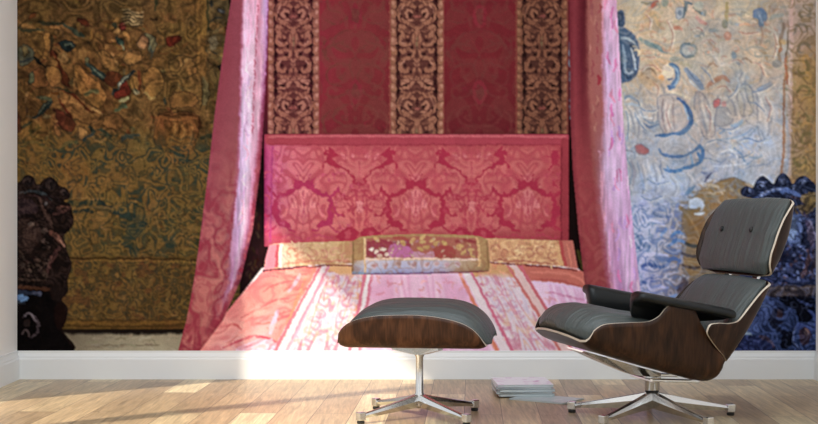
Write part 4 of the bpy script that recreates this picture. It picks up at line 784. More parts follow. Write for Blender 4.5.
# ---- canopy backcloth with brocade bands
t = Print(0.2)
CB = [(120, 36, 44), (114, 36, 42), (112, 36, 42)]
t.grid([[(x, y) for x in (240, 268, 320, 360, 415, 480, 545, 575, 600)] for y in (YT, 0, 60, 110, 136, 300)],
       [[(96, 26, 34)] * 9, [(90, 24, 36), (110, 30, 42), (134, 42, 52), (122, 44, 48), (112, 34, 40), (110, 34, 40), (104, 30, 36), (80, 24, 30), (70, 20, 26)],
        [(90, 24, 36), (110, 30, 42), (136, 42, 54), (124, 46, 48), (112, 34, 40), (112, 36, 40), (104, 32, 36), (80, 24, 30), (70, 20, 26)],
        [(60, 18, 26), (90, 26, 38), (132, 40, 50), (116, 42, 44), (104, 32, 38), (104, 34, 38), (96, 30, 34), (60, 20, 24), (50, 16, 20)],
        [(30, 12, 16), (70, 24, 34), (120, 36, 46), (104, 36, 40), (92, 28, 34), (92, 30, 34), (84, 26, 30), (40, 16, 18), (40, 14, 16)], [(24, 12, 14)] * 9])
def canopy_damask(cx, y0, c):
    for s in (1, -1):
        for pts in [[(2, 0), (14, -8), (26, -6), (30, 4), (20, 8)], [(4, 14), (16, 12), (28, 20), (26, 32), (14, 34)], [(3, 28), (8, 40), (20, 46), (30, 42)], [(0, 52), (12, 54), (22, 62), (16, 72), (4, 74)], [(24, 58), (32, 66), (30, 80), (22, 84)], [(0, 4), (6, 14), (2, 26), (6, 38), (0, 48)], [(10, 22), (16, 26), (12, 30)], [(10, 62), (14, 66), (8, 68)]]:
            t.stroke([(cx + s * x, y0 + y) for x, y in pts], 2.6, c)
for cx in (355, 479):
    for y0 in (-108, -22, 64): canopy_damask(cx, y0 if y0 + 86 < 140 else y0 - 12, (112, 52, 48) if cx < 400 else (106, 44, 44))
    for y0 in (-90, -4, 72):
        t.ell(cx, y0 + 20, 7, 12, (128, 40, 50)); t.ell(cx, y0 + 20, 4, 8, (108, 50, 48))
dabs(t, 110, (322, -60, 388, 132), [(124, 46, 50), (112, 50, 48), (136, 40, 52)], (4, 9), (1, 2), None, bend=1.8, ja=4)
dabs(t, 110, (446, -60, 514, 132), [(112, 38, 42), (104, 42, 42), (118, 32, 42)], (4, 9), (1, 2), None, bend=1.8, ja=4)
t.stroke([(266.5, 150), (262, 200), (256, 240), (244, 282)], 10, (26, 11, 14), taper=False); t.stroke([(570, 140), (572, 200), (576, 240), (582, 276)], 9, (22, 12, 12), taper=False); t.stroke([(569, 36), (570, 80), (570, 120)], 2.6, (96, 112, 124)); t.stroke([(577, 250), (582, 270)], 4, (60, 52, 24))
dabs(t, 40, (248, 180, 262, 284), [(60, 42, 24), (48, 34, 20), (40, 14, 20)], (4, 9), (1.2, 2.4), (1.7, 0.4))
def tex_back(X, Y, rgb):
    cx = np.where(X < 417, 355.0, 479.0); u = np.abs(X - cx); v = (Y + 300) % 92
    f = filigree(u, v, 17, 13, 41); p = sstep(-0.1, 0.35, f)
    inside = sstep(318, 322, X) * (1 - sstep(516, 520, X))
    return blend(blend(rgb, (120, 58, 54), inside * p * 0.5 * np.where(X < 417, 1, 0.7)), (132, 34, 48), inside * (1 - p) * 0.15)
t.tex = tex_back
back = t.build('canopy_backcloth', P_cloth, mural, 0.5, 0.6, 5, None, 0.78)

def band(cx, hw, tan, hi, dk):
    p = Print(1.0, (268 if cx < 300 else 17.4, YT, 568, 134.5))
    p.poly([(cx - hw, YT), (cx + hw, YT), (cx + hw, 134.5), (cx - hw, 134.5)], dk)
    f = hw - 6
    for s_ in (1, -1): p.poly([(cx + s_ * (hw - 6), YT), (cx + s_ * hw, YT), (cx + s_ * hw, 134.5), (cx + s_ * (hw - 6), 134.5)], mixc(tan, dk, 0.35))
    def btex(X, Y, rgb, cx=cx, f=f):
        q = filigree(np.abs(X - cx), (Y + 300) % 92, 6.5, 12, 45); m = sstep(f + 2, f - 1, np.abs(X - cx)); return blend(blend(rgb, mixc(dk, tan, 0.15), m * np.clip(q - 0.25, 0, 1) * 0.7), hi, m * np.clip(-q - 0.5, 0, 1) * 0.35)
    p.tex = btex
    p.poly([(cx - f + 4, YT), (cx + f - 4, YT), (cx + f - 4, 134.5), (cx - f + 4, 134.5)], mixc(dk, tan, 0.36))
    for s in (1, -1):
        y = YT + 2; j = 0
        while y < 134:
            p.ell(cx + s * (hw - 2.6), y, 3.4, 4.6, jit(tan, 5), 0.5 * s)
            p.ell(cx + s * (hw - 2.2), y - 1, 1.6, 2.2, hi, 0.5 * s)
            p.ell(cx + s * (hw - 7.6), y + 4, 1.8, 2.6, mixc(dk, (0, 0, 0), 0.35))
            y += 9.2; j += 1
        p.stroke([(cx + s * hw, YT), (cx + s * hw, 0), (cx + s * hw, 134.5)], 1.2, mixc(tan, (120, 30, 40), 0.4), taper=False)
    S = hw / 26.0
    for y0 in (-177, -85, 7, 99):
        for s in (1, -1):
            def q(pts): return [(cx + s * x * S, y0 + y) for x, y in pts]
            d2 = mixc(dk, (0, 0, 0), 0.25)
            # heart-shaped scroll
            p.stroke(q([(0, 22), (7, 17), (15, 13), (17.5, 4), (13, -3), (6, -2), (1, 2)]), [3, 4, 4.5, 4.5, 4.5, 4, 2.5], tan)
            p.stroke(q([(14, 12), (16.5, 4), (12.5, -2)]), 1.5, hi)
            p.stroke(q([(2, 14), (8, 12), (11, 6), (8, 3), (5, 7)]), [2.5, 3, 3, 3, 2], mixc(tan, hi, 0.4))
            p.stroke(q([(0, 8), (3, 10)]), 3, mixc(tan, (150, 60, 70), 0.4))
            # stem and side leaves
            p.stroke(q([(0, 20), (2.5, 30), (2, 40), (4, 50)]), 4.4, tan)
            p.stroke(q([(4, 24), (10, 24), (15, 19), (17, 22), (13, 28), (8, 30)]), [2, 3.6, 4, 4, 3.6, 2.5], tan)
            p.stroke(q([(6, 36), (12, 38), (17, 35), (16, 29), (11, 31)]), [2.5, 3.4, 3.4, 3.2, 2.4], tan); p.stroke(q([(12, 37), (16, 34)]), 1.2, hi)
            p.stroke(q([(3, 44), (9, 42), (14, 45), (17, 42)]), 3.6, tan)
            p.ell(cx + s * 7 * S, y0 + 47.5, 2.2, 2.0, d2); p.ell(cx + s * 5 * S, y0 + 40, 1.5, 1.8, d2)
            p.stroke(q([(1, 52), (8, 51), (15, 54), (16, 62), (10, 64), (8, 59)]), [3, 4, 4, 4, 3.4, 2], tan); p.stroke(q([(12, 53), (15.5, 58)]), 1.3, hi)
            p.stroke(q([(2, 60), (4, 68), (12, 70), (16, 67)]), 3.6, tan)
            p.stroke(q([(0, 70), (4, 76), (8, 80), (17, 82)]), 4, mixc(tan, hi, 0.25))
            p.stroke(q([(4, 72), (10, 74), (16, 76)]), [2, 4, 5], mixc(tan, hi, 0.5)); p.ell(cx + s * 11 * S, y0 + 78.5, 2.4, 1.4, d2)
            p.stroke(q([(0, 84), (8, 87), (16, 84)]), 2.6, tan)
            p.ell(cx + s * 15 * S, y0 + 9, 1.0, 2, d2); p.ell(cx + s * 9 * S, y0 + 33.5, 2.2, 1.2, d2); p.ell(cx + s * 12 * S, y0 + 58.5, 1.7, 2.2, d2); p.ell(cx + s * 6 * S, y0 + 65, 1.5, 1.8, d2); p.ell(cx + s * 6.5 * S, y0 + 8, 1.5, 2, d2)
        p.ell(cx, y0 + 56, 3, 5, mixc(tan, hi, 0.3)); p.ell(cx, y0 + 3, 2, 3, dk); p.ell(cx, y0 + 36, 1, 7, mixc(tan, (70, 90, 60), 0.35))
    return p.build('brocade_band', P_cloth, back, 0.2, 0.4, 4, None, 0.86)
band(293, 25.5, (146, 88, 74), (172, 114, 102), (66, 24, 30))
band(416.5, 26.5, (140, 90, 70), (166, 114, 94), (62, 28, 28))
band(541.5, 25.5, (116, 72, 54), (140, 92, 70), (52, 26, 24))

# ---- headboard
p = Print(1.0, (264.5, 134, 568.5, 247))
def hb_uv(X): return np.abs((X - 303 + 56) % 112 - 56), np.sign((X - 303 + 56) % 112 - 56)
def hb_warp(X, Y):
    u, sg = hb_uv(X); k = sstep(144, 150, Y) * (1 - sstep(556, 560, X)) * sstep(272, 278, X)
    return sg * k * 7.5 * (fbm(u / 4.6, Y / 4.6, 51) - 0.5), k * 7.5 * (fbm(u / 4.6, Y / 4.6, 57) - 0.5)
p.warpfn = hb_warp
def hb_tex(X, Y, rgb):
    u, sg = hb_uv(X); k = sstep(144, 148, Y) * (1 - sstep(557, 560, X)) * sstep(270, 276, X)
    f = filigree(u, Y, 11, 15, 61)
    lum = rgb.mean(-1); lightpart = sstep(95, 125, lum)
    rgb = blend(rgb, (172, 58, 76), k * lightpart * np.clip(f - 0.1, 0, 1) * 0.62)
    rgb = blend(rgb, (216, 126, 124), k * lightpart * np.clip(-f - 0.3, 0, 1) * 0.4)
    return rgb
p.tex = hb_tex
xs = [264.5, 268, 275, 290, 320, 360, 415, 480, 540, 558, 564, 568.5]
hr = [(134.5, [(150, 44, 72), (190, 70, 100), (186, 70, 96), (180, 66, 86), (168, 58, 74), (162, 56, 70), (160, 56, 68), (162, 58, 68), (166, 60, 70), (168, 62, 70), (160, 56, 66), (130, 40, 50)]),
      (144, [(150, 44, 80), (200, 84, 120), (204, 92, 120), (196, 86, 104), (176, 70, 82), (168, 64, 76), (166, 64, 74), (168, 66, 74), (174, 68, 76), (170, 62, 72), (158, 52, 64), (130, 40, 50)]),
      (150, [(150, 40, 84), (196, 74, 126), (206, 98, 132), (210, 104, 122), (198, 94, 100), (190, 88, 94), (186, 86, 90), (186, 86, 88), (188, 86, 88), (176, 68, 76), (158, 52, 62), (130, 40, 50)]),
      (185, [(150, 40, 90), (192, 70, 130), (206, 100, 140), (212, 110, 128), (208, 104, 110), (198, 96, 100), (194, 94, 96), (192, 92, 94), (188, 88, 90), (174, 68, 76), (156, 52, 62), (126, 38, 48)]),
      (225, [(150, 40, 84), (192, 84, 120), (200, 90, 124), (212, 108, 118), (212, 110, 112), (202, 100, 100), (190, 90, 92), (190, 90, 92), (182, 82, 84), (170, 64, 72), (150, 50, 58), (120, 36, 44)]),
      (247, [(140, 50, 70), (168, 64, 88), (176, 72, 88), (180, 70, 86), (180, 70, 80), (170, 64, 72), (150, 56, 62), (150, 56, 62), (150, 54, 62), (150, 54, 62), (130, 40, 48), (110, 34, 40)])]
p.grid([[(x, y) for x in xs] for y, _ in hr], [c for _, c in hr])
CR = (168, 44, 68)
def lite(x): return mixc((222, 122, 128), (200, 104, 106), min(1, max(0, (x - 290) / 200)))
def medallion(c):
    D = mixc((178, 48, 90), CR, min(1, (c - 290) / 100)); LT = lite(c)
    cap = [(0, 187), (9, 190), (14, 196), (22, 200), (25, 210), (20, 220), (12, 226), (6, 232), (0, 236)]
    for s in (1, -1):
        def q(pts): return [(c + s * x, y) for x, y in pts]
        p.stroke(q([(-1, 183), (6, 185), (12, 190), (18, 195), (24, 197), (28, 205), (28, 214), (24, 221), (16, 227), (9, 233)]), [4, 6, 4.5, 6.5, 5, 6.5, 6, 5, 3.5, 2], D)
        p.stroke(q([(25, 197), (32, 192), (36, 186)]), [3, 3, 1.5], D)
        p.stroke(q([(30, 212), (36, 216), (40, 212)]), [3, 2.4, 1.2], D)
        p.stroke(q([(4, 181), (2, 176), (6, 173)]), [3, 2.4, 1.2], D)
        p.stroke(q([(8, 187), (8, 180), (12, 176)]), [3, 2.2, 1.2], D)
        p.stroke(q([(22, 222), (30, 228), (38, 232)]), [2, 2, 1], D)
        # cone petals
        for pts in [[(0, 196), (6, 200), (10, 208)], [(0, 204), (8, 210), (14, 218)], [(0, 214), (8, 220), (11, 226)], [(12, 198), (18, 206), (16, 214)], [(4, 190), (8, 196)]]:
            p.stroke(q(pts), 1.2, mixc(D, LT, 0.45))
        p.ell(c + s * 18, 212, 3.2, 4, mixc(LT, D, 0.12)); p.ell(c + s * 9, 203, 2.4, 3.4, mixc(LT, (255, 220, 220), 0.12))
        # flanking scrolls
        for (x, y, r, a, sg) in [(40, 200, 8, 2.2, 1), (42, 222, 8, 3.6, -1), (18, 178, 7, 0.6, -1), (36, 176, 7, 2.4, 1), (50, 186, 6, 1, -1)]:
            pts = []
            for i in range(6):
                tt = i / 5; rr = r * (1 - 0.65 * tt); aa = a + sg * tt * 4.4
                pts.append((x + rr * math.cos(aa), y + rr * math.sin(aa)))
            p.stroke(q(pts), 1.7, mixc(D, LT, 0.35))
        p.stroke(q([(2, 240), (14, 236), (26, 238), (38, 234)]), 2.0, mixc(D, LT, 0.3))
    p.blob([(c + x * 0.5, y * 0.62 + 190 * 0.38) for x, y in [(0, 187), (10, 198), (14, 210), (8, 222), (0, 230), (-8, 222), (-14, 210), (-10, 198)]], mixc(LT, (255, 210, 210), 0.10))
    p.stroke([(c, 190), (c, 210), (c, 230)], 1.3, mixc(D, LT, 0.35))
    p.ell(c, 178, 3.6, 4, mixc(LT, CR, 0.15)); p.ell(c, 178, 1.6, 2, D)
def palmette(c):
    D = CR; LT = lite(c)
    for s in (1, -1):
        def q(pts): return [(c + s * x, y) for x, y in pts]
        p.stroke(q([(30, 148), (26, 154), (31, 159), (26, 164), (20, 166), (14, 171), (7, 178), (1, 184)]), [2.5, 5.5, 7, 6, 3.5, 2.4, 1.8, 1.2], D)
        p.stroke(q([(28, 160), (35, 162), (38, 168)]), [4, 3.6, 1.5], D); p.stroke(q([(28, 153), (36, 152)]), [3.5, 1.5], D)
        for pts in [[(0, 160), (8, 158), (14, 152)], [(0, 168), (10, 165), (18, 160)], [(2, 152), (6, 148)], [(12, 148), (20, 152), (22, 158)]]:
            p.stroke(q(pts), 1.3, mixc(D, LT, 0.5))
        for (x, y, r, a, sg) in [(9, 192, 6, 0.6, 1), (12, 206, 7, 4.8, -1), (22, 196, 6, 2, 1), (10, 222, 6, 0.4, 1), (24, 210, 5, 4, 1)]:
            pts = []
            for i in range(6):
                tt = i / 5; rr = r * (1 - 0.65 * tt); aa = a + sg * tt * 4.6
                pts.append((x + rr * math.cos(aa), y + rr * math.sin(aa)))
            p.stroke(q(pts), 2.2, mixc(D, LT, 0.2))
        p.stroke(q([(2, 186), (5, 194), (2, 204), (6, 214), (2, 226)]), 2.6, mixc(D, LT, 0.25))
        p.blob(q([(2, 232), (10, 226), (19, 230), (22, 238), (14, 242), (5, 240)]), D); p.ell(c + s * 11, 234, 3.6, 3, mixc(D, LT, 0.5)); p.ell(c + s * 14, 198, 2, 2.6, mixc(D, LT, 0.1)); p.ell(c + s * 16, 214, 2, 2.6, mixc(D, LT, 0.1))
        p.ell(c + s * 7, 155, 2.6, 4, mixc(LT, (255, 215, 210), 0.1), 0.5 * s); p.ell(c + s * 15, 156, 2.4, 4, mixc(LT, (255, 215, 210), 0.1), 0.7 * s)
    p.stroke([(c, 148), (c, 166), (c, 182)], 1.2, mixc(D, LT, 0.45)); p.ell(c, 206, 2.6, 6, mixc(LT, (255, 215, 210), 0.12))
for c in (303, 415, 527): medallion(c)
for c in (359, 471): palmette(c)
for s, c in ((1, 249), (-1, 582)):
    for k in range(6): p.stroke([(c + s * (24 + k), 150 + 14 * k), (c + s * (30 + k % 2 * 4), 155 + 14 * k), (c + s * 27, 160 + 14 * k)], 1.8, mixc((190, 70, 110), CR, 0 if s > 0 else 1))
p.stroke([(552, 152), (556, 158), (552, 164)], 6, CR); p.stroke([(546, 154), (553, 160), (558, 166)], 3, CR)
p.poly([(265, 134.5), (568, 134.5), (568, 144), (265, 144)], (168, 62, 76)); p.stroke([(268, 136.5), (420, 136), (566, 136.5)], 2.0, (192, 92, 100), taper=False); p.stroke([(268, 144.5), (420, 144.5), (562, 144.5)], 1.3, (148, 46, 62), taper=False)
p.poly([(561, 138), (568, 140), (568, 246), (561, 246)], (150, 52, 62)); p.stroke([(561, 146), (560.5, 190), (561, 244)], 1.4, (126, 34, 48), taper=False)
p.stroke([(272, 146), (271, 190), (270, 242)], 1.4, (178, 60, 116), taper=False)
p.build('headboard', P_cloth, mural, 0.3, 0.35, 4, None, 0.8)

# ---- bedspread
p = Print(1.6)
LB = [(262, 270), (255, 276), (237, 300), (218, 325), (199, 350.5)]
p.poly([(262, 268), (300, 262), (356, 258), (480, 256), (520, 262), (577, 268), (590, 278), (600, 300), (618, 325), (632, 350.5), (199, 350.5), (218, 325), (237, 300), (255, 277)], (228, 204, 214))
# salmon side panel
def lerp2(a, b, t): return (a[0] + (b[0] - a[0]) * t, a[1] + (b[1] - a[1]) * t)
rows, cols = [], []
for i in range(7):
    tt = i / 6; y = 266 + 84.5 * tt
    xl = 264 - 65 * tt - 3 * math.sin(PI * tt); xr = 318 - 46 * tt
    rows.append([(xl + (xr - xl) * j / 4, y + 3 * (1 - tt) * (1 - j / 4)) for j in range(5)])
    a = mixc((224, 124, 130), (226, 128, 124), tt); b = mixc((236, 144, 132), (222, 164, 168), tt * tt); c = mixc((236, 140, 132), (222, 178, 196), max(0, tt - 0.35) * 1.3)
    cols.append([a, mixc(a, b, 0.7), b, c, mixc((226, 132, 116), (222, 140, 132), tt)])
p.grid(rows, cols)
SAL = inpoly([r[0] for r in rows] + [r[-1] for r in reversed(rows)])
dabs(p, 46, (205, 270, 316, 350), [(206, 90, 96), (228, 120, 118), (238, 160, 148), (214, 104, 104)], (8, 20), (1.0, 2.4), (-0.35, 0.25), SAL)
p.stroke([(222, 348), (236, 342), (252, 336), (268, 338), (276, 342)], 3, (198, 76, 98)); p.stroke([(240, 318), (256, 310), (276, 300), (292, 298)], 2, (206, 100, 104)); p.stroke([(262, 292), (276, 284), (296, 280)], 1.8, (214, 104, 106)); p.stroke([(226, 326), (234, 324), (242, 330)], 2.4, (206, 92, 96)); p.stroke([(300, 274), (294, 284), (288, 292)], 3.4, (236, 170, 186)); p.stroke([(278, 310), (272, 324), (270, 334)], 5, (228, 180, 206)); p.blob([(236, 350), (250, 342), (264, 339), (276, 344), (278, 350.5)], (224, 196, 220)); p.stroke([(306, 276), (298, 296), (290, 316), (284, 336)], 3, (230, 138, 110)); dabs(p, 16, (244, 340, 276, 350), [(232, 206, 230), (214, 160, 190)], (6, 12), (1.5, 2.5), (-0.3, 0.2))
# red and white edging stripes
RED = (212, 112, 128)
def stripe(a, b, w0, w1, c): p.poly([(a[0] - w0 / 2, a[1]), (a[0] + w0 / 2, a[1]), (b[0] + w1 / 2, b[1]), (b[0] - w1 / 2, b[1])], c)
# central lilac damask panel
cl = [(367, 272), (464, 272), (484, 310), (504, 350.5), (352, 350.5), (361, 310)]
p.poly(cl, (232, 186, 216)); CL = inpoly(cl)
for (x, y, r, a, sg) in [][:0] and [(384, 288, 8, 0, 1), (404, 286, 9, 2, -1), (424, 286, 9, 1, 1), (444, 288, 9, 3, -1), (392, 298, 7, 4, 1), (414, 296, 8, 5, -1), (434, 298, 7, 2, 1), (456, 296, 7, 0, -1), (376, 300, 7, 1, 1), (372, 322, 8, 2, 1), (490, 340, 8, 2, 1)]: curl(p, x, y, r, a, 0.8, 2.6, (212, 122, 164), sg); curl(p, x, y + 1, r * 0.6, a + 1, 0.8, 2, (234, 186, 214), sg)
dabs(p, 70, (354, 274, 500, 350), [(222, 164, 196), (236, 194, 222), (240, 206, 228), (216, 150, 186)], (5, 11), (1.2, 2.6), None, CL, 1.4)
# right side lilac panel and its salmon top
p.poly([(520, 266), (577, 268.5), (591, 280), (602, 304), (620, 325), (634, 350.5), (566, 350.5), (545, 309)], (228, 190, 224))
LP = inpoly([(536, 284), (592, 290), (600, 304), (618, 325), (632, 350), (566, 350), (546, 309)])
dabs(p, 60, (530, 282, 632, 350), [(216, 170, 212), (234, 200, 228), (222, 172, 204), (212, 164, 212)], (6, 14), (1.2, 2.6), (0.3, 0.4), LP)
p.poly([(514, 265), (545, 266), (576, 268.5), (585, 273), (592, 281), (592, 292), (584, 288), (568, 284), (548, 281.5), (530, 281)], (198, 106, 94)); p.stroke([(530, 272), (552, 272), (574, 276), (588, 286)], 3, (214, 124, 108)); p.stroke([(534, 279), (556, 280), (580, 286)], 2, (182, 88, 84)); p.stroke([(548, 292), (566, 296), (584, 300)], 2.4, (206, 132, 176))
# brocade panels
BL = inpoly([(326, 270), (363, 272), (355, 310), (348, 350), (284, 350), (300, 314)]); BR = inpoly([(473, 274), (508, 274), (530, 310), (556, 350), (508, 350), (488, 310)])
p.poly([(322, 266), (364, 266), (356, 312), (348, 350.5), (281, 350.5), (300, 312)], (222, 202, 214)); p.poly([(472, 266), (507, 266), (531, 308), (556, 350.5), (505, 350.5), (488, 310)], (222, 200, 212))
for reg, box, ns in ((BL, (282, 268, 364, 350), 210), (BR, (472, 268, 556, 350), 150)):
    dabs(p, ns, box, [(212, 130, 150), (196, 116, 146), (232, 206, 214), (224, 180, 150), (176, 150, 198), (238, 224, 230), (206, 110, 124), (228, 196, 170)], (2.5, 6.5), (1.2, 2.6), None, reg, 1.8)
for i in range(7):
    y = 276 + i * 11.5; xm = 343 - i * 3.4 - i * i * 0.12
    for s in (1, -1): curl(p, xm + s * (8 + i * 1.0), y + 2, 6, 0.5 if s > 0 else 2.6, 0.8, 2.0, (204, 110, 138), s); curl(p, xm + s * (14 + i * 1.6), y + 7, 4.5, 2.6 if s > 0 else 0.5, 0.8, 1.8, (226, 168, 140), -s)
for i in range(6):
    y = 278 + i * 11; xm = 491 + i * 6.4
    for s in (1, -1): curl(p, xm + s * (7 + i * 0.8), y + 2, 5.5, 0.5 if s > 0 else 2.6, 0.8, 1.8, (206, 124, 160), s)
p.blob([(324, 265), (340, 263), (356, 266), (356, 274), (344, 276), (334, 272), (326, 271)], (222, 170, 122)); p.blob([(472, 264), (490, 262), (510, 266), (514, 276), (500, 277), (484, 276), (474, 276)], (212, 160, 112)); dabs(p, 26, (476, 263, 510, 275), [(196, 140, 92), (226, 180, 130)], (4, 8), (1.2, 2), (0.3, 0.5))
for x0, x1, c in ((320.5, 277.5, RED), (329, 289.5, (212, 134, 160))): stripe((x0, 265), (x1 - 3, 350.5), 2.6, 4, c)
stripe((324.6, 265), (281.5, 350.5), 5, 6.5, (220, 204, 212))
for k in range(12): p.ell(324.6 - 43 * k / 11.5, 267 + k * 7.3, 1.6, 1.8, (222, 196, 214))
for a, b, ww, c in (((365, 272), (349.5, 350.5), 3, (218, 122, 146)), ((371.5, 272), (360, 350.5), 2.6, (216, 118, 142)), ((459, 272), (496, 350.5), 3.4, (222, 130, 104)), ((471, 272), (512, 350.5), 2.4, (212, 110, 140)), ((507, 265), (561, 350.5), 3.4, (208, 116, 112)), ((519, 265), (571, 350.5), 3.4, (206, 104, 118))): stripe(a, b, ww, ww * 1.6, c)
stripe((368.2, 272), (354.6, 350.5), 3.4, 5, (236, 222, 230)); stripe((465, 272), (504, 350.5), 5.5, 9, (232, 214, 222)); stripe((513, 265), (566, 350.5), 6, 9, (226, 190, 190))
p.stroke([(306, 268), (330, 265), (356, 265.5)], 1.6, (120, 52, 50)); p.stroke([(262, 270), (280, 268.6), (308, 266)], 2.2, (84, 22, 44)); p.stroke([(488, 262), (520, 264.5), (560, 268), (577, 270.5)], 2.0, (116, 44, 44))
def bed_tex(X, Y, rgb):
    t_ = np.clip((Y - 266) / 84.5, 0, 1)
    xr = 319 - 45 * t_; x1 = 328 - 44 * t_; x2 = 364 - 15 * t_; x3 = 371 - 12 * t_; x4 = 459 + 37 * t_; x5 = 472 + 40 * t_; x6 = 506 + 53 * t_; x7 = 520 + 52 * t_
    ins = lambda a, b: sstep(-1, 1, X - a) * (1 - sstep(-1, 1, X - b)) * sstep(272, 277, Y)
    # side panel damask
    u = (X - xr) * (1 - 0.25 * t_); f = filigree(u + 40, Y, 15, 11, 71)
    m = 1 - sstep(-6, -3, X - xr)
    rgb = blend(rgb, (244, 176, 164), m * np.clip(f - 0.2, 0, 1) * 0.55); rgb = blend(rgb, (206, 92, 100), m * np.clip(-f - 0.45, 0, 1) * 0.75)
    # brocade panels
    for a, b, sd in ((x1, x2, 72), (x5, x6, 73)):
        c = (a + b) / 2; u = np.abs(X - c) / (0.75 + 0.45 * t_); m = ins(a + 2, b - 2)
        f = filigree(u, Y / (0.8 + 0.3 * t_), 7.5, 15, sd); g = fbm(u / 5, Y / 6, sd + 4)
        rgb = blend(rgb, (232, 218, 228), m * 0.45)
        rgb = blend(rgb, (204, 116, 144), m * np.clip(f - 0.1, 0, 1) * 0.8 * sstep(0.35, 0.55, g)); rgb = blend(rgb, (222, 170, 140), m * np.clip(f - 0.1, 0, 1) * 0.7 * sstep(0.5, 0.35, g) if False else m * np.clip(f - 0.1, 0, 1) * 0.7 * (1 - sstep(0.35, 0.55, g)))
        rgb = blend(rgb, (188, 164, 206), m * np.clip(-f - 0.5, 0, 1) * 0.7)
    # centre and right damask
    for a, b, sd in ((x3, x4, 74), (x7, X * 0 + 700, 75)):
        c = (a + np.minimum(b, 620)) / 2; u = np.abs(X - c) / (0.8 + 0.3 * t_); m = ins(a + 1, b - 1) * (1 if sd == 74 else sstep(-2, 2, Y - (281 + (X - 530) * 0.16)))
        f = filigree(u, Y / (0.8 + 0.3 * t_), 12, 13, sd)
        rgb = blend(rgb, (216, 144, 188), m * np.clip(f - 0.2, 0, 1) * 0.55); rgb = blend(rgb, (244, 214, 234), m * np.clip(-f - 0.1, 0, 1) * 0.55)
    return rgb
p.tex = bed_tex
p.build('bedspread', P_bright, mural, 0.3, 0.35, 4, None, 0.76)

def bol_tex(X, Y, rgb):
    f = filigree(X, Y, 8, 14, 81); m = np.where(X < 420, sstep(281, 284, X), 1 - sstep(556, 559, X))
    rgb = rgb * 0.9 + 0.1 * rgb.mean(-1, keepdims=True)
    rgb = blend(rgb, (186, 124, 98), m * np.clip(f - 0.1, 0, 1) * 0.6); return blend(rgb, (226, 196, 156), m * np.clip(-f - 0.3, 0, 1) * 0.5)
def cur_tex(X, Y, rgb):
    f = filigree(X * 1.25 + Y * 0.3, Y, 19, 12, 85); lum = rgb.mean(-1); k = sstep(110, 260, Y) * (1 - sstep(124, 140, lum)) * 0.9
    k = k * np.where(X < 300, 1.0, 0.35)
    rgb = rgb * (1 - np.where(X < 300, 0.10, 0.10) * (1 - sstep(124, 150, lum)))[..., None]
    rgb = rgb * 0.90 + 0.10 * rgb.mean(-1, keepdims=True)
    rgb = blend(rgb, (208, 118, 112), k * np.clip(f + 0.1, 0, 1) * 0.45); rgb = blend(rgb, (140, 34, 56), k * np.clip(-f - 0.25, 0, 1) * 0.9)
    f2 = filigree(X * 1.2, Y, 9, 13, 86); rgb = blend(rgb, (150, 44, 62), k * np.clip(f2 - 0.2, 0, 1) * 0.45); rgb = blend(rgb, (204, 122, 114), k * np.clip(-f2 - 0.4, 0, 1) * 0.4)
    st = vn(X / 1.6, Y / 14, 88) - 0.5; lil = sstep(124, 150, lum)
    return rgb * (1 + lil * 0.22 * st)[..., None]
# ---- bolster, both ends of it, and the cushion in the middle
p = Print(2.6)
p.poly([(269, 245.5), (274, 243.6), (279, 243.4), (353, 241), (358, 241), (358, 263.4), (324, 264), (295, 266.2), (264, 270), (265, 260)], (216, 168, 126)); 
p.grid([[(277, 243.4), (292, 243), (310, 242.3), (335, 241.7), (356, 241)], [(276, 256), (292, 255), (310, 254), (335, 253), (356, 252)], [(276, 268), (295, 266.2), (310, 265.2), (324, 264), (356, 263.4)]],
       [[(222, 186, 166), (214, 176, 142), (206, 166, 116), (200, 156, 104), (186, 140, 90)], [(226, 198, 192), (220, 188, 166), (214, 172, 126), (204, 158, 110), (190, 142, 94)], [(220, 180, 168), (216, 172, 140), (206, 156, 114), (192, 144, 98), (170, 122, 80)]])
p.poly([(269, 245.5), (275, 243.8), (277, 250), (276, 268), (264, 270), (265.5, 258)], (212, 122, 142)); p.stroke([(277.5, 244), (276.5, 256), (276, 268)], 3.2, (196, 76, 92), taper=False); p.stroke([(281, 244), (280, 256), (280, 267)], 2.4, (228, 210, 206), taper=False)
dabs(p, 60, (283, 244, 352, 263), [(200, 128, 110), (226, 196, 150), (190, 140, 100), (214, 156, 130), (228, 204, 170)], (3, 8), (1, 1.8), None, bend=1.8)
for k in range(6): curl(p, 290 + k * 11, 252 + (k % 2) * 3, 5.5, k * 1.4, 0.8, 1.6, (204, 134, 110), 1 if k % 2 else -1)
p.stroke([(284, 264), (310, 261), (352, 261)], 1.6, (198, 108, 92)); p.tex = bol_tex; p.build('bolster', P_bright, mural, 0.3, 0.45, 4, 'printed gold bolster end left of the cushion', 0.8)
p = Print(2.6)
p.poly([(484, 238.5), (500, 238.6), (559, 240.6), (572.5, 240.6), (577.5, 268.8), (561, 266.2), (487, 261.5)], (206, 152, 104))
p.poly([(561, 240.6), (572.5, 240.6), (577.5, 268.8), (563, 266.4)], (184, 96, 84)); p.stroke([(560, 241), (562, 254), (565, 266)], 3.4, (178, 66, 66), taper=False); p.stroke([(566, 242), (569, 254), (571, 266)], 2, (206, 116, 96)); 
dabs(p, 60, (488, 241, 558, 263), [(188, 116, 84), (220, 176, 124), (176, 124, 82), (200, 136, 98), (224, 184, 136)], (3, 8), (1, 1.8), None, lambda x, y: y < 240 + 22 + (x - 487) * 0.06, bend=1.8)
for k in range(6): curl(p, 494 + k * 11.5, 249 + k * 0.6 + (k % 2) * 3, 6, k * 1.4, 0.8, 1.7, (178, 106, 80), 1 if k % 2 else -1)
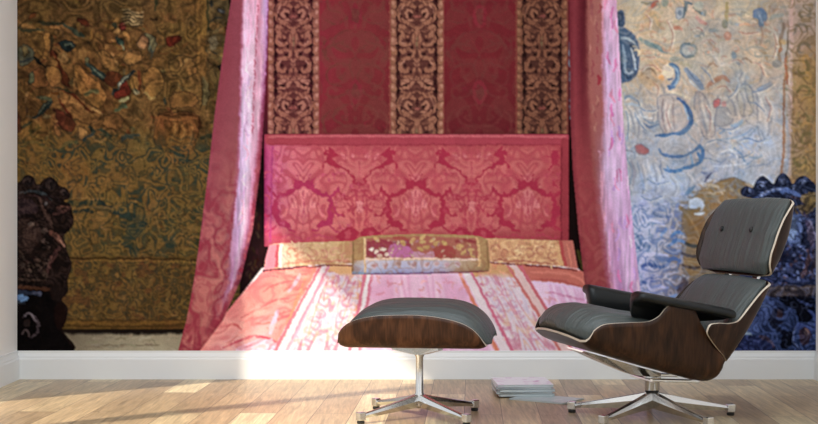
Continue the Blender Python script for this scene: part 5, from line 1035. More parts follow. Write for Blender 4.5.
for a in range(6): p.stroke([(519, 250), (519 + 3 * math.cos(a * 1.05), 250 + 3 * math.sin(a * 1.05)), (519 + 6 * math.cos(a * 1.05), 250 + 6 * math.sin(a * 1.05))], 2.4, (222, 184, 132))
p.stroke([(488, 259.5), (520, 261), (556, 264)], 2, (166, 84, 70)); p.tex = bol_tex; p.build('bolster', P_cloth, mural, 0.3, 0.45, 4, 'printed gold bolster end right of the cushion', 0.9)
p = Print(3.4)
p.poly([(353, 241), (360, 237), (375, 235.4), (420, 234), (465, 235), (480, 236.4), (487, 240), (489, 256), (489.5, 270), (450, 272), (352, 274), (352, 258)], (178, 138, 84))
p.poly([(365, 238), (420, 236), (478, 238), (478.5, 259), (365, 259)], (176, 92, 76)); p.poly([(365, 244), (390, 242), (410, 240), (410, 257), (366, 257)], (160, 52, 72))
p.grid([[(353, 260), (366, 260), (400, 260), (440, 260), (460, 260), (486, 260)], [(352.5, 267), (366, 267), (400, 267), (440, 267), (460, 267), (487, 267)], [(352, 273.5), (366, 273.5), (400, 273), (440, 272.5), (460, 272), (489, 271)]],
       [[(180, 150, 110), (196, 186, 196), (178, 178, 206), (176, 172, 196), (186, 160, 136), (176, 136, 84)], [(150, 150, 170), (176, 184, 214), (160, 168, 210), (166, 168, 204), (180, 154, 124), (160, 124, 74)], [(120, 150, 190), (130, 150, 200), (128, 134, 196), (150, 140, 186), (150, 110, 100), (140, 100, 60)]])
p.blob([(388, 248), (394, 244), (404, 245), (412, 250), (413, 256), (400, 257.5), (389, 257)], (186, 92, 158)); p.blob([(433, 248), (440, 245), (450, 246), (455, 252), (452, 257), (436, 257)], (172, 62, 60)); p.blob([(414, 251), (424, 253), (432, 251), (433, 257.5), (414, 257.5)], (188, 130, 160)); p.stroke([(366, 243), (380, 241), (392, 243)], 4, (160, 46, 66)); p.stroke([(392, 237.5), (402, 238), (408, 240)], 4, (176, 64, 62)); p.stroke([(455, 241), (466, 240), (476, 243)], 4, (160, 54, 58))
for (x, y) in [(371, 249), (376, 252), (383, 249), (386, 254), (379, 256)]: p.ell(x, y, 2.8, 1.8, (222, 206, 196), random.uniform(-1, 1))
for (x, y) in [(402, 243), (412, 240), (422, 242), (432, 240), (436, 243), (444, 243), (420, 249), (426, 247), (458, 248), (463, 252), (460, 246), (470, 250), (472, 255), (376, 239), (422, 237)]: p.ell(x, y, 3.6, 2.0, jit((198, 156, 92), 10), random.uniform(-1, 1))
for (x, y) in [(374, 265), (385, 265), (398, 263), (413, 264), (426, 264), (436, 263), (446, 264), (457, 263)]: p.ell(x, y, 2.8, 2.6, jit((178, 140, 150), 12)); curl(p, x, y, 3.6, 1, 0.8, 1.1, (190, 176, 190))
dabs(p, 40, (367, 238, 477, 257), [(198, 150, 96), (164, 66, 66), (206, 160, 110), (150, 60, 80)], (2.5, 5), (1, 1.8), None)
p.stroke([(364.5, 238), (364.6, 250), (364, 272)], 2.2, (226, 190, 134), taper=False); p.stroke([(476, 238), (478, 246), (479, 266)], 2.6, (220, 176, 112), taper=False); p.stroke([(365, 259.2), (410, 258.4), (466, 259.4), (478, 259)], 2.0, (226, 196, 176), taper=False); p.stroke([(352, 274), (400, 273.6), (450, 272.4), (488, 271)], 1.8, (104, 60, 120)); p.stroke([(446, 272.4), (470, 272), (488, 271)], 1.6, (128, 44, 56)); p.stroke([(353, 241), (353, 256), (352, 272)], 2, (140, 104, 60)); p.stroke([(486.5, 241), (487.4, 254), (488, 268)], 2.6, (150, 112, 66)); p.stroke([(352, 272), (359, 273), (366, 273)], 2.6, (104, 148, 196))
p.tex = lambda X, Y, rgb: blend(rgb * 0.78 + 0.22 * rgb.mean(-1, keepdims=True) * C3((1.12, 0.97, 0.94)), (150, 96, 70), np.clip(filigree(X, Y, 7, 13, 91) - 0.2, 0, 1) * 0.45)
p.build('cushion', P_bright, mural, 0.3, 0.35, 4, None, 0.85)

# ---- bed curtains
def strip_rows(p, table, sub=6):
    """table: (y, [(x, colour)...]) ; blended in between"""
    rows, cols = [], []
    for (y0, a), (y1, b) in zip(table, table[1:]):
        for s in range(sub):
            tt = s / sub
            rows.append([(xa + (xb - xa) * tt, y0 + (y1 - y0) * tt) for (xa, _), (xb, _) in zip(a, b)])
            cols.append([mixc(ca, cb, tt) for (_, ca), (_, cb) in zip(a, b)])
    y, a = table[-1]; rows.append([(x, y) for x, _ in a]); cols.append([c for _, c in a])
    p.grid(rows, cols)
p = Print(2.0)
CRM = (160, 68, 84); LIL = (222, 180, 212); PNK = (206, 128, 176); DKP = (150, 56, 104)
T = [(YT, [(238, (150, 60, 76)), (246, CRM), (249, (190, 110, 140)), (252, LIL), (258, LIL), (262, (216, 140, 180)), (265, PNK), (268, (190, 150, 206)), (271, DKP)]),
     (0, [(231, (152, 60, 76)), (241, (166, 70, 88)), (243, (196, 112, 146)), (245, (226, 176, 210)), (256, (222, 156, 190)), (260, (214, 128, 158)), (264, (196, 156, 206)), (267, (186, 130, 190)), (268.5, DKP)]),
     (60, [(222, (156, 58, 74)), (239, (160, 68, 84)), (241, (190, 106, 142)), (243, (226, 178, 212)), (252, (230, 190, 216)), (257, (212, 140, 170)), (261, (220, 156, 186)), (265, (190, 120, 176)), (267, (140, 40, 80))]),
     (115, [(214.5, (160, 62, 78)), (238, (166, 76, 88)), (240, (186, 106, 150)), (242, (212, 178, 220)), (250, (222, 192, 222)), (254, (214, 150, 180)), (258, (228, 180, 206)), (261, (180, 80, 120)), (264, (130, 30, 60))]),
     (170, [(208.5, (164, 64, 82)), (234, (170, 84, 88)), (237.5, (180, 90, 124)), (239.5, (200, 160, 210)), (246, (214, 190, 226)), (250, (216, 166, 200)), (253.5, (206, 130, 170)), (257, (186, 70, 96)), (260, (140, 34, 56))]),
     (230, [(201, (162, 62, 80)), (226, (176, 92, 96)), (231, (170, 84, 104)), (234, (190, 140, 190)), (239, (196, 156, 206)), (242, (214, 190, 216)), (246, (194, 130, 170)), (249, (180, 90, 130)), (252.5, (130, 40, 70))]),
     (280, [(194, (176, 84, 88)), (218, (182, 100, 98)), (224, (170, 88, 96)), (228, (160, 90, 120)), (231, (176, 110, 160)), (233, (190, 140, 180)), (236, (160, 80, 120)), (238, (130, 50, 76)), (240.5, (100, 30, 50))]),
     (320, [(186.5, (180, 88, 84)), (204, (178, 92, 90)), (208, (168, 80, 84)), (212, (164, 70, 80)), (215, (170, 74, 84)), (217, (170, 70, 84)), (219, (160, 60, 74)), (221, (150, 50, 66)), (223, (140, 44, 60))]),
     (350.5, [(178, (172, 66, 74)), (186, (176, 80, 82)), (190, (176, 76, 80)), (193, (170, 70, 76)), (195, (170, 66, 74)), (197, (168, 64, 72)), (198, (160, 58, 66)), (199, (156, 52, 62)), (200, (150, 50, 60))])]
strip_rows(p, T)
for k in range(26):
    y = random.uniform(-10, 220); x0 = interp([(0, 247), (115, 243), (170, 241), (220, 236)], y); p.stroke([(x0 + random.uniform(0, 7), y), (x0 + random.uniform(0, 7), y + 8), (x0 + random.uniform(0, 6), y + 16)], 1.4, jit(random.choice([(236, 206, 228), (206, 160, 206), (228, 160, 196)]), 8))
for k in range(12):
    y = 4 + k * 11; x0 = interp([(0, 257), (60, 254), (130, 251.5)], y); p.stroke([(x0, y), (x0 + 1, y + 4), (x0, y + 9)], 1.4, (196, 92, 120))
p.tex = cur_tex; p.build('bed_curtain', P_bright, mural, 0.3, 0.45, 4, 'printed crimson and lilac bed curtain left of the headboard', 0.84)

p = Print(2.0)
R1 = (120, 36, 46); SAM = (176, 98, 92); LI2 = (206, 160, 198)
T = [(YT, [(566, (110, 34, 42)), (572, (146, 50, 60)), (579, (110, 30, 40)), (582, (90, 22, 34)), (586, SAM), (597, SAM), (599, (196, 140, 150)), (602, LI2), (612, LI2)]),
     (0, [(568.5, (120, 36, 46)), (574, (142, 48, 58)), (581, (104, 28, 38)), (584, (96, 24, 34)), (588, (172, 92, 84)), (600, (180, 104, 98)), (602, (190, 130, 150)), (605, (214, 162, 196)), (616, (208, 150, 190))]),
     (60, [(569.5, (124, 38, 48)), (574, (146, 50, 60)), (581, (108, 30, 42)), (584, (110, 34, 42)), (589, (176, 96, 88)), (600, (176, 98, 96)), (602.5, (184, 120, 150)), (606, (200, 164, 210)), (619.5, (206, 160, 196))]),
     (115, [(570, (132, 42, 52)), (575, (158, 56, 64)), (582, (130, 40, 50)), (586, (140, 50, 58)), (591, (176, 92, 86)), (601, (174, 92, 92)), (604, (186, 130, 160)), (608, (206, 166, 208)), (622.5, (206, 166, 200))]),
     (170, [(572.5, (140, 44, 54)), (577, (168, 60, 66)), (584, (162, 60, 66)), (590, (160, 62, 66)), (594, (160, 80, 78)), (600, (170, 110, 130)), (605, (204, 170, 214)), (612, (210, 176, 216)), (627, (196, 148, 196))]),
     (230, [(578, (140, 46, 54)), (583, (166, 62, 66)), (590, (168, 64, 68)), (597, (160, 62, 66)), (602, (176, 90, 110)), (606, (204, 150, 196)), (612, (186, 130, 170)), (620, (200, 158, 206)), (633, (204, 156, 206))]),
     (290, [(585, (134, 46, 52)), (590, (156, 60, 62)), (598, (160, 64, 64)), (605, (164, 70, 74)), (610, (180, 96, 136)), (615, (196, 140, 186)), (620, (166, 110, 170)), (628, (204, 166, 206)), (640, (200, 150, 206))]),
     (350.5, [(592, (130, 44, 50)), (597, (150, 56, 60)), (606, (150, 60, 60)), (613, (160, 66, 70)), (618, (176, 90, 130)), (623, (190, 130, 180)), (628, (160, 104, 164)), (638, (200, 160, 204)), (650, (196, 146, 200))])]
strip_rows(p, T)
for k in range(34):
    y = random.uniform(-6, 290); x0 = interp([(0, 605), (115, 608), (170, 607), (290, 618)], y); x1 = interp([(0, 615), (115, 621), (290, 638)], y); x = random.uniform(x0, x1)
    p.stroke([(x, y), (x + random.uniform(-2, 2), y + 6), (x + random.uniform(-2, 3), y + 13)], random.uniform(1.4, 3), jit(random.choice([(204, 110, 168), (222, 190, 222), (188, 140, 206), (216, 130, 170)]), 6))
for k in range(20):
    y = random.uniform(-4, 130); x = random.uniform(589, 599); p.stroke([(x, y), (x + random.uniform(-2, 2), y + 5), (x + random.uniform(-2, 2), y + 9)], random.uniform(1.2, 2.2), jit(random.choice([(188, 116, 104), (160, 78, 80), (164, 66, 74)]), 6))
p.stroke([(597, 76), (599, 80), (597, 85)], 4, (168, 46, 62))
for k in range(14):
    y = 150 + k * 10; x = interp([(150, 599), (200, 602), (290, 611)], y); p.stroke([(x - 1, y), (x + 0.5, y + 4), (x, y + 9)], 1.6, (190, 128, 150))
p.tex = cur_tex; p.build('bed_curtain', P_bright, mural, 0.3, 0.45, 4, 'printed salmon and lilac bed curtain right of the headboard', 0.9)

print_mural(mural)

# ------------------------------------------------------------------ bent plywood shells and their leather
class Shell:
    """A sheet bent up at both sides. stations: (x, z, nx, nz, wall_height, inset)"""
    def __init__(s, stations, W, R, phi, tilt=0.0):
        s.st = stations; s.W = W; s.R = R; s.phi = phi
        s.flat = W - R * math.sin(phi) if phi <= PI / 2 else W - R
    def sec(s, h, inset):
        """end arc length for wall height h"""
        R, phi = s.R, s.phi
        top = R * (1 - math.cos(phi))
        if h <= 0: L = s.flat
        elif h < top: L = s.flat + R * math.acos(1 - h / R)
        else: L = s.flat + R * phi + (h - top) / math.sin(phi)
        return L - inset
    def at(s, a):
        """(y, n, normal_y, normal_n) at arc length a >= 0 from the middle; normal points inwards/up"""
        R, phi = s.R, s.phi
        if a <= s.flat: return (a, 0.0, 0.0, 1.0)
        if a <= s.flat + R * phi:
            t = (a - s.flat) / R
            return (s.flat + R * math.sin(t), R * (1 - math.cos(t)), -math.sin(t), math.cos(t))
        d = a - s.flat - R * phi
        return (s.flat + R * math.sin(phi) + d * math.cos(phi), R * (1 - math.cos(phi)) + d * math.sin(phi), -math.sin(phi), math.cos(phi))
    def mesh(s, th=0.011, n=40):
        bm = bmesh.new()
        outer, inner = [], []
        for (x, z, nx, nz, h, ins) in s.st:
            L = s.sec(h, ins); ro, ri = [], []
            for j in range(n + 1):
                u = -1 + 2 * j / n
                # denser near the bent sides
                a = abs(u) * L; sg = 1 if u >= 0 else -1
                y, q, ny, nn = s.at(a)
                ro.append(bm.verts.new((x + nx * q, sg * y, z + nz * q)))
                y2, q2 = y + ny * th, q + nn * th
                ri.append(bm.verts.new((x + nx * q2, sg * y2, z + nz * q2)))
            outer.append(ro); inner.append(ri)
        m = len(outer)
        def f(vs, mi):
            try:
                fc = bm.faces.new(vs); fc.material_index = mi; fc.smooth = mi == 0
            except ValueError: pass
        for i in range(m - 1):
            for j in range(n):
                f((outer[i][j], outer[i][j + 1], outer[i + 1][j + 1], outer[i + 1][j]), 0)
                f((inner[i][j], inner[i + 1][j], inner[i + 1][j + 1], inner[i][j + 1]), 0)
            f((outer[i][0], outer[i + 1][0], inner[i + 1][0], inner[i][0]), 1)
            f((outer[i][n], inner[i][n], inner[i + 1][n], outer[i + 1][n]), 1)
        for j in range(n):
            f((outer[0][j], inner[0][j], inner[0][j + 1], outer[0][j + 1]), 1)
            f((outer[m - 1][j], outer[m - 1][j + 1], inner[m - 1][j + 1], inner[m - 1][j]), 1)
        bmesh.ops.recalc_face_normals(bm, faces=bm.faces)
        return bm

def resample(tab, n, keys=5):
    """tab rows (p, values...) -> n rows smoothly interpolated over p"""
    out = []
    p0, p1 = tab[0][0], tab[-1][0]
    for i in range(n):
        t = i / (n - 1)
        p = p0 + (p1 - p0) * t
        out.append((p,) + tuple(sinterp([(r[0], r[k]) for r in tab], p) for k in range(1, len(tab[0]))))
    return out

def cushion(frame, e0, e1, prof_mid, prof_edge, bottom, hw, ne=40, nv=34, bulge=0.012, wrinkle=0.0035, seed=0, pw=3.2, floor_fn=None, endround=0.035):
    """Leather pad as a closed surface. frame(e, n) -> (x, z). Top at prof_mid in the middle and prof_edge at the sides."""
    rnd = random.Random(seed)
    ph = [rnd.uniform(0, 6) for _ in range(6)]
    bm = bmesh.new(); loops = []
    for i in range(ne + 1):
        u = -1 + 2 * i / ne
        us = math.copysign(1 - (1 - abs(u)) ** 1.7, u)
        e = (e0 + e1) / 2 + (e1 - e0) / 2 * us
        endk = max(0.0, 1 - abs(us) ** 5.5) ** 0.5
        loop = []
        half = hw(e) if callable(hw) else hw
        half = half * (1 - endround + endround * endk) if endround < 0.1 else half * max(0.0, 1 - (0.97 * abs(us)) ** 9) ** 0.25
        m, g, b = prof_mid(e), prof_edge(e), bottom(e)
        mid = lambda v: g * abs(v) ** pw + m * (1 - abs(v) ** pw)
        N2 = nv
        pts_top, pts_bot = [], []
        for j in range(N2 + 1):
            v = -1 + 2 * j / N2
            vs = math.copysign(1 - (1 - abs(v)) ** 1.6, v)
            side = max(0.0, 1 - abs(vs) ** 9) ** 0.4
            y = vs * half
            top = mid(vs)
            wr = wrinkle * (math.sin(y * 150 + ph[0] + 2.6 * math.sin(e * 11 + ph[1])) * 0.45 * (0.5 + 0.5 * math.sin(y * 31 + e * 7 + ph[4])) + math.sin(y * 60 + ph[2] + 2.4 * math.sin(e * 8 + ph[3])) * 0.6 + 0.5 * math.sin(y * 21 + ph[5])) * endk
            bb = b if floor_fn is None else b + floor_fn(abs(y))
            cen = bb + (top - bb) * (0.26 if endround > 0.1 else 0.42); endb = max(0.0, 1 - abs(us) ** 16) ** 0.5
            n_t = cen + (top - cen) * min(endk, 1) * (0.25 + 0.75 * side) + wr
            n_b = cen + (bb - cen) * endb * (0.25 + 0.75 * side) if floor_fn is None else min(n_t - 0.002, bb + (cen - bb) * (1 - endk))
            x, z = frame(e, n_t); pts_top.append((x, y, z))
            x, z = frame(e, n_b); pts_bot.append((x, y, z))
        loops.append(pts_top + pts_bot[::-1])
    loft(bm, loops)
    for f in bm.faces: f.smooth = True
    return bm

def star_leg(ang, r_in, r_out, hub_z, foot_z, w0, w1):
    """tapered blade from hub to foot; hub_z, foot_z = (bottom, top)"""
    bm = bmesh.new(); ca, sa = math.cos(ang), math.sin(ang)
    loops = []
    for i in range(9):
        t = i / 8; r = r_in + (r_out - r_in) * t
        zb = hub_z[0] + (foot_z[0] - hub_z[0]) * t; zt = hub_z[1] + (foot_z[1] - hub_z[1]) * (t ** 0.92); wd = (w0 + (w1 - w0) * t) / 2
        sec = [(-wd * 0.55, zb), (wd * 0.55, zb), (wd, zb + (zt - zb) * 0.55), (wd * 0.72, zt - 0.002), (wd * 0.5, zt), (-wd * 0.5, zt), (-wd * 0.72, zt - 0.002), (-wd, zb + (zt - zb) * 0.55)]
        loops.append([(r * ca - y * sa, r * sa + y * ca, z) for y, z in sec])
    loft(bm, loops)
    return bm

def star_foot(ang, r, wd, z0, z1):
    bm = bmesh.new(); add_box(bm, (r * math.cos(ang), r * math.sin(ang), (z0 + z1) / 2), (wd * 1.15, wd, z1 - z0), Matrix.Rotation(ang, 4, 'Z'), 0.003)
    return bm
def glide(ang, r, rad, z):
    bm = bmesh.new(); add_lathe(bm, [(rad * 0.9, 0.0), (rad, 0.003), (rad, z - 0.003), (rad * 0.6, z)], 18, (r * math.cos(ang), r * math.sin(ang)))
    return bm

def star_base(root, angles, r, hub_z, wd):
    for a in angles:
        leg = obj_from_bm('leg', star_leg(a, 0.012, r - 0.004, hub_z, (0.019, 0.035), 0.034, 0.020), M_chrome, root)
        obj_from_bm('foot', star_foot(a, r, wd, 0.012, 0.043), M_chrome, leg)
        obj_from_bm('glide', glide(a, r, wd * 0.55, 0.0125), M_black, leg)

# ------------------------------------------------------------------ ottoman
CD = 5.327
ott = empty('ottoman', ((419.5 - 409) / F * CD, CD, 0), math.radians(-7))
tag(ott, 'small padded ottoman with dark leather top and walnut shell on a four-legged star base', 'ottoman')
A = [(-0.280, 0.0), (-0.2785, 0.022), (-0.272, 0.052), (-0.254, 0.078), (-0.232, 0.094), (-0.175, 0.113), (-0.105, 0.122), (0.0, 0.1245), (0.060, 0.121), (0.126, 0.111), (0.180, 0.096), (0.215, 0.078), (0.240, 0.056), (0.258, 0.030), (0.268, 0.0)]
zb0 = 0.281
def ott_base(x):   # the bottom turns up slightly at both ends
    t = max(0, (abs(x) - 0.235) / 0.037); return zb0 + 0.010 * t * t
sts = []
for (x, h) in resample(A, 60): sts.append((x, ott_base(x), 0, 1, max(0.001, h - (ott_base(x) - zb0)), 0.0))
osh = Shell(sts, 0.245, 0.045, math.radians(86))
obj_from_bm('shell', osh.mesh(0.0085, 44), [M_walnut_lit, M_ply], ott)
hA = lambda e: sinterp(A, e)
pad = cushion(lambda e, n: (e, n), -0.270, 0.286,
              lambda e: zb0 + 0.168 - 0.060 * abs((e - 0.010) / 0.28) ** 3.4,
              lambda e: zb0 + 0.012 + max(0.02, sinterp(A, max(-0.27, min(0.262, e * 0.97)))) * 1.01,
              lambda e: zb0 + 0.012, 0.232, 50, 84, wrinkle=0.0032, seed=3, pw=2.6, endround=0.2)
obj_from_bm('seat_cushion', pad, M_leather_ott, ott, True)
bm = bmesh.new(); add_lathe(bm, [(0.019, 0.036), (0.021, 0.05), (0.021, 0.085), (0.0155, 0.095), (0.0145, 0.18), (0.0145, 0.228), (0.019, 0.235), (0.019, 0.262)], 28)
obj_from_bm('column', bm, M_chrome, ott, True)
for k in range(4):
    a = k * PI / 2 + math.radians(38 + 7)
    bm = bmesh.new(); ca, sa = math.cos(a), math.sin(a)
    loft(bm, [[(r * ca - y * sa, r * sa + y * ca, z) for y, z in ((-wd, zb), (wd, zb), (wd, zb0 - 0.0005), (-wd, zb0 - 0.0005))] for r, wd, zb in ((0.0, 0.016, 0.236), (0.03, 0.015, 0.240), (0.125, 0.012, 0.263))])
    obj_from_bm('support_arm', bm, M_chrome, ott)
star_base(ott, [k * PI / 2 + math.radians(38 + 7) for k in range(4)], 0.276, (0.038, 0.088), 0.026)

# ------------------------------------------------------------------ lounge chair
TH = math.radians(13)
CC = 5.314
chair = empty('lounge_chair', ((652 - 409) / F * CC, CC, 0), PI + TH)
tag(chair, 'reclined dark leather lounge chair with walnut shells and armrests on a five-legged star base', 'lounge chair')
# seat shell
S = [(0.456, 0.334, 0.0, 0.19), (0.450, 0.331, 0.0, 0.12), (0.438, 0.325, 0.0, 0.062), (0.420, 0.317, 0.002, 0.022), (0.402, 0.308, 0.016, 0.0), (0.368, 0.292, 0.070, 0.0), (0.327, 0.2755, 0.1075, 0.0), (0.2415, 0.2505, 0.1375, 0.0),
     (0.1655, 0.228, 0.163, 0.0), (0.125, 0.216, 0.194, 0), (0.102, 0.209, 0.228, 0), (0.06, 0.196, 0.262, 0), (0.0, 0.180, 0.262, 0), (-0.030, 0.172, 0.215, 0), (-0.079, 0.166, 0.150, 0), (-0.110, 0.175, 0.105, 0), (-0.126, 0.190, 0.068, 0), (-0.136, 0.215, 0.028, 0.0)]
S = S[::-1]
S = [(x if x < 0.36 else 0.36 + (x - 0.36) * 0.62, *r) for x, *r in S]
st = resample([(r[0], r[1], r[2], r[3]) for r in S], 74)
ssh = Shell([(x, z, 0, 1, h, i) for x, z, h, i in st], 0.312, 0.055, math.radians(85))
obj_from_bm('seat_shell', ssh.mesh(0.0085, 48), [M_walnut_shaded, M_ply], chair)
zS = lambda e: sinterp([(r[0], r[1]) for r in S], e)
hS = lambda e: sinterp([(r[0], r[2]) for r in S], e)
def seat_floor(y):
    t = max(0, y - ssh.flat); t = min(t, 0.053)
    return 0.055 - math.sqrt(max(0.0, 0.055 ** 2 - t * t)) if t > 0 else 0
pad = cushion(lambda e, n: (e, n), -0.14, 0.428,
              lambda e: interp([(-0.14, 0.36), (0.0, 0.385), (0.15, 0.405), (0.28, 0.436), (0.35, 0.440), (0.40, 0.434), (0.428, 0.424)], e),
              lambda e: max(zS(min(e, 0.419)) + min(hS(min(e, 0.40)), 0.165) + 0.010, interp([(0.29, 0.390), (0.38, 0.380), (0.428, 0.372)], e)),
              lambda e: zS(min(e, 0.419)) + 0.012,
              lambda e: interp([(0.30, 0.288), (0.345, 0.276), (0.375, 0.246), (0.40, 0.20), (0.418, 0.15), (0.428, 0.10)], e), 50, 96, wrinkle=0.0032, seed=5, pw=3.0)
obj_from_bm('seat_cushion', pad, M_leather_seat, chair, True)

def back(name, p0, p1, bow, hs, R, W, th, cush, mat, seed, insets=None, n_st=60):
    d = Vector((p1[0] - p0[0], p1[1] - p0[1])); ln = d.length; d /= ln; nn = Vector((d.y, -d.x))
    bw = lambda a: -bow * math.sin(PI * min(1, max(0, a / ln)))
    fr = lambda a, n: (p0[0] + d.x * a + nn.x * (n + bw(a)), p0[1] + d.y * a + nn.y * (n + bw(a)))
    tab = [(a, h, i) for a, h, i in hs]
    rows = resample(tab, n_st)
    sh = Shell([(*fr(a, 0), nn.x, nn.y, h, i) for a, h, i in rows], W, R, math.radians(66))
    obj_from_bm(name, sh.mesh(th, 44), [M_walnut_shaded, M_ply], chair)
    return sh, fr, ln
# lower back
sh, fr, ln = back('back_shell', (-0.156, 0.232), (-0.345, 0.536), 0.012,
    [(0.0, 0.0, 0.06), (0.010, 0.035, 0.0), (0.022, 0.11, 0.0), (0.040, 0.168, 0.0), (0.065, 0.176, 0.0), (0.09, 0.15, 0.0), (0.115, 0.105, 0.0), (0.1446, 0.074, 0.0), (0.20, 0.062, 0.0), (0.2426, 0.052, 0.0), (0.29, 0.036, 0), (0.315, 0.020, 0.0), (0.332, 0.008, 0.01), (0.3466, 0.0, 0.03)], 0.06, 0.312, 0.0085, None, None, 1)
pad = cushion(fr, 0.075, 0.338, lambda e: 0.082 - 0.02 * abs((e - 0.2) / 0.14) ** 2, lambda e: interp([(0.075, 0.085), (0.14, 0.082), (0.24, 0.068), (0.3, 0.048), (0.338, 0.03)], e), lambda e: 0.012,
              lambda e: 0.286 - 0.02 * max(0, (e - 0.25) / 0.09) ** 2, 44, 90, wrinkle=0.0022, seed=8, pw=3,
              floor_fn=lambda y: max(0, 0.06 - math.sqrt(max(0.0001, 0.0036 - min(0.055, max(0, y - sh.flat)) ** 2))))
obj_from_bm('back_cushion', pad, M_leather_back, chair, True)
# headrest
sh2, fr2, ln2 = back('headrest_shell', (-0.330, 0.539), (-0.428, 0.826), 0.020,
    [(0.0, 0.0, 0.08), (0.008, 0.004, 0.025), (0.020, 0.022, 0.0), (0.045, 0.046, 0.0), (0.088, 0.062, 0.0), (0.15, 0.066, 0.0), (0.20, 0.058, 0.0), (0.2457, 0.038, 0.0), (0.275, 0.020, 0.0), (0.292, 0.006, 0.012), (0.3033, 0.0, 0.02)], 0.055, 0.312, 0.0085, None, None, 2)
pad = cushion(fr2, 0.004, 0.300, lambda e: 0.076 - 0.022 * abs((e - 0.15) / 0.15) ** 2.2, lambda e: interp([(0.0, 0.03), (0.045, 0.064), (0.15, 0.082), (0.2457, 0.056), (0.30, 0.026)], e), lambda e: 0.012,
              lambda e: 0.288 - 0.016 * abs((e - 0.15) / 0.15) ** 5, 44, 90, wrinkle=0.0018, seed=12, pw=3,
              floor_fn=lambda y: max(0, 0.055 - math.sqrt(max(0.0001, 0.003025 - min(0.05, max(0, y - sh2.flat)) ** 2))))
hc = obj_from_bm('headrest_cushion', pad, M_leather_back, chair, True)
for sy in (1, -1):
    bx, bz = fr2(0.165, 0.080)
    bm = bmesh.new(); add_lathe(bm, [(0.002, 0.004), (0.008, 0.003), (0.011, 0.0), (0.011, -0.006), (0.003, -0.008)][::-1], 18)
    d = Vector((-0.428 + 0.330, 0.826 - 0.539)).normalized()
    M = Matrix.Translation((bx, sy * 0.125, bz)) @ Vector((d.y, 0, -d.x)).to_track_quat('Z', 'Y').to_matrix().to_4x4()
    bmesh.ops.transform(bm, matrix=M, verts=bm.verts)
    obj_from_bm('button', bm, M_black, hc, True)
# back braces joining headrest and lower back
for sy in (1, -1):
    bm = bmesh.new(); loops = []
    for a, off in ((-0.16, -0.010), (-0.06, -0.018), (0.0, -0.022), (0.06, -0.030), (0.14, -0.030)):
        x, z = fr2(a, off) if a > -0.01 else fr(ln + a, off)
        loops.append([(x + dx, sy * 0.12 + dy, z) for dx, dy in ((-0.006, -0.02), (0.006, -0.02), (0.006, 0.02), (-0.006, 0.02))])
    loft(bm, loops); obj_from_bm('back_brace', bm, M_chrome, chair)
# armrests
def armrest(sy, x0):
    bm = bmesh.new(); loops = []
    n = 22
    for i in range(n + 1):
        t = i / n
        x = x0 - (x0 + 0.180) * t
        zt = 0.499 - 0.195 * (0.206 - x)
        fl = interp([(0, 0.100), (0.3, 0.098), (0.6, 0.076), (1, 0.040)], t)      # how far the inner side hangs down
        k = min(1.0, 0.86 + 0.14 * math.sqrt(max(0, 1 - (1 - min(1, t / 0.06)) ** 2))) * min(1.0, 0.6 + 0.4 * math.sqrt(max(0, 1 - (1 - min(1, (1 - t) / 0.05)) ** 2)))
        yi, yo = 0.226, 0.345
        sec = [(yi + 0.012, -fl), (yi + 0.03, -fl + 0.006), (yi + 0.040, -fl * 0.62), (yi + 0.046, -0.036), (yo - 0.012, -0.032), (yo - 0.002, -0.026), (yo, -0.016), (yo - 0.004, -0.006), (yo - 0.016, 0.0), (yo - 0.06, 0.004), (yi + 0.035, 0.002), (yi + 0.012, -0.008), (yi, -0.026), (yi - 0.004, -fl * 0.6), (yi + 0.002, -fl + 0.006)]
        cy, cz = yi + 0.05, -fl * 0.4
        loops.append([(x + 0.012 * (1 - k), sy * (cy + (y - cy) * k), zt + cz + (z - cz) * k) for y, z in sec])
    loft(bm, loops)
    for f in bm.faces: f.smooth = True
    o = obj_from_bm('armrest', bm, M_leather_arm, chair, True)
    sm = o.modifiers.new('round', 'SUBSURF'); sm.levels = 1; sm.render_levels = 1
armrest(1, 0.206); armrest(-1, 0.180)
for o in list(chair.children): o.location.x = -0.017
# base: five legs, column, seat support
star_base(chair, [math.radians(a) - PI - TH for a in (83, 155, 227, 299, 11)], 0.318, (0.036, 0.100), 0.027)
bm = bmesh.new(); add_lathe(bm, [(0.010, 0.036), (0.014, 0.05), (0.024, 0.095)], 28); obj_from_bm('hub', bm, M_chrome, chair, True)
bm = bmesh.new(); add_lathe(bm, [(0.024, 0.0955), (0.026, 0.098), (0.026, 0.102), (0.024, 0.104)], 28); obj_from_bm('ring', bm, M_black, chair, True)
bm = bmesh.new(); add_lathe(bm, [(0.028, 0.1045), (0.029, 0.107), (0.029, 0.140), (0.034, 0.150), (0.034, 0.168)], 28); obj_from_bm('column', bm, M_chrome, chair, True)
sl = lambda x: zS(x) - 0.0015
bm = bmesh.new()
loft(bm, [[(x, -wd, sl(x)), (x, wd, sl(x)), (x, wd * 0.8, zb), (x, -wd * 0.8, zb)] for x, wd, zb in ((0.31, 0.10, sl(0.31) - 0.006), (0.22, 0.085, sl(0.22) - 0.022), (0.10, 0.06, 0.170), (0.03, 0.045, 0.160), (-0.02, 0.04, 0.158))])
obj_from_bm('seat_support', bm, M_chrome, chair)
bm = bmesh.new()
for sy in (0.10, -0.10): add_box(bm, (-0.05, sy, 0.150), (0.19, 0.022, 0.012), Matrix.Rotation(math.radians(-3), 4, 'Y'), 0.003)
add_box(bm, (0.03, 0, 0.150), (0.03, 0.22, 0.010), None, 0.003)
obj_from_bm('tilt_bracket', bm, M_chrome, chair)

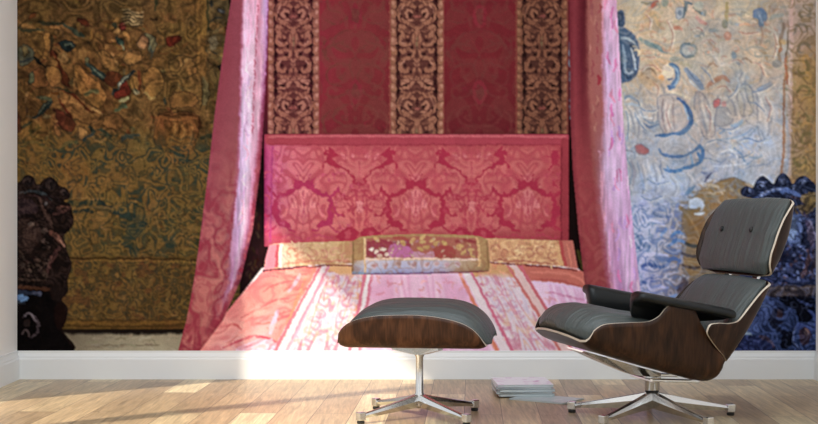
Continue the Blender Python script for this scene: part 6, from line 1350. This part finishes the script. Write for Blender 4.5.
# ------------------------------------------------------------------ magazines
M_pages = plain('magazine_pages', lin((212, 220, 220)), 0.7, var=0.12, bscale=300)
def cover_mat(name, base, blots):
    m, nt, b = new_mat(name); L = nt.links.new
    tc = N(nt, 'ShaderNodeTexCoord')
    no = N(nt, 'ShaderNodeTexNoise', Scale=24.0, Detail=4.0); L(tc.outputs['Object'], no.inputs['Vector'])
    rp = N(nt, 'ShaderNodeValToRGB'); e = rp.color_ramp.elements
    e[0].position = 0.56; e[0].color = (*lin(base), 1); e[1].position = 0.72; e[1].color = (*lin(blots), 1)
    L(no.outputs['Fac'], rp.inputs['Fac']); L(rp.outputs['Color'], b.inputs['Base Color'])
    b.inputs['Roughness'].default_value = 0.35
    return m
def magazine(loc, rz, th, cov, label, group, size=(0.235, 0.27)):
    r = empty('magazine', loc, rz); tag(r, label, 'magazine', group)
    w_, h_ = size
    bm = bmesh.new(); add_box(bm, (0.001, 0, th / 2), (w_ - 0.004, h_ - 0.004, th - 0.0022)); obj_from_bm('pages', bm, M_pages, r)
    bm = bmesh.new()
    for z in (0.0005, th - 0.0005): add_box(bm, (0, 0, z), (w_, h_, 0.001))
    add_box(bm, (-w_ / 2 + 0.0006, 0, th / 2), (0.0012, h_, th - 0.001))
    obj_from_bm('cover', bm, cov, r)
    return r
cvs = [cover_mat('cover_grey', (176, 184, 186), (196, 200, 202)), cover_mat('cover_white', (190, 194, 198), (160, 168, 176)), cover_mat('cover_blue_grey', (156, 168, 176), (186, 194, 198)), cover_mat('cover_pale', (176, 180, 182), (140, 150, 158)), cover_mat('cover_pink_lilac', (222, 222, 228), (188, 140, 184))]
SX, SY = 0.484, 6.005
labs = ['bottom magazine of the stack on the floor, lying on the loose magazine', 'second magazine from the bottom of the stack on the floor', 'magazine in the middle of the stack on the floor', 'magazine just under the pink-covered one in the stack', 'topmost magazine of the stack with a pink and lilac cover']
tab_th = 0.006
magazine((0.572, 5.818, 0.0002), math.radians(-35), tab_th, cvs[0], 'loose grey magazine lying flat on the floor, jutting out from under the stack', None, (0.257, 0.175))
z = tab_th + 0.0006
for i, (dx, dy, rr, th) in enumerate([(0.004, 0.0, 3, 0.0095), (-0.002, 0.004, 1, 0.009), (0.003, -0.003, 4, 0.011), (-0.004, 0.003, 0.5, 0.0085), (0.0, 0.0, 2.5, 0.010)]):
    magazine((SX + dx, SY + dy, z), math.radians(rr), th, cvs[i if i < 4 else 4], labs[i], 'magazines stacked on the floor'); z += th + 0.0003
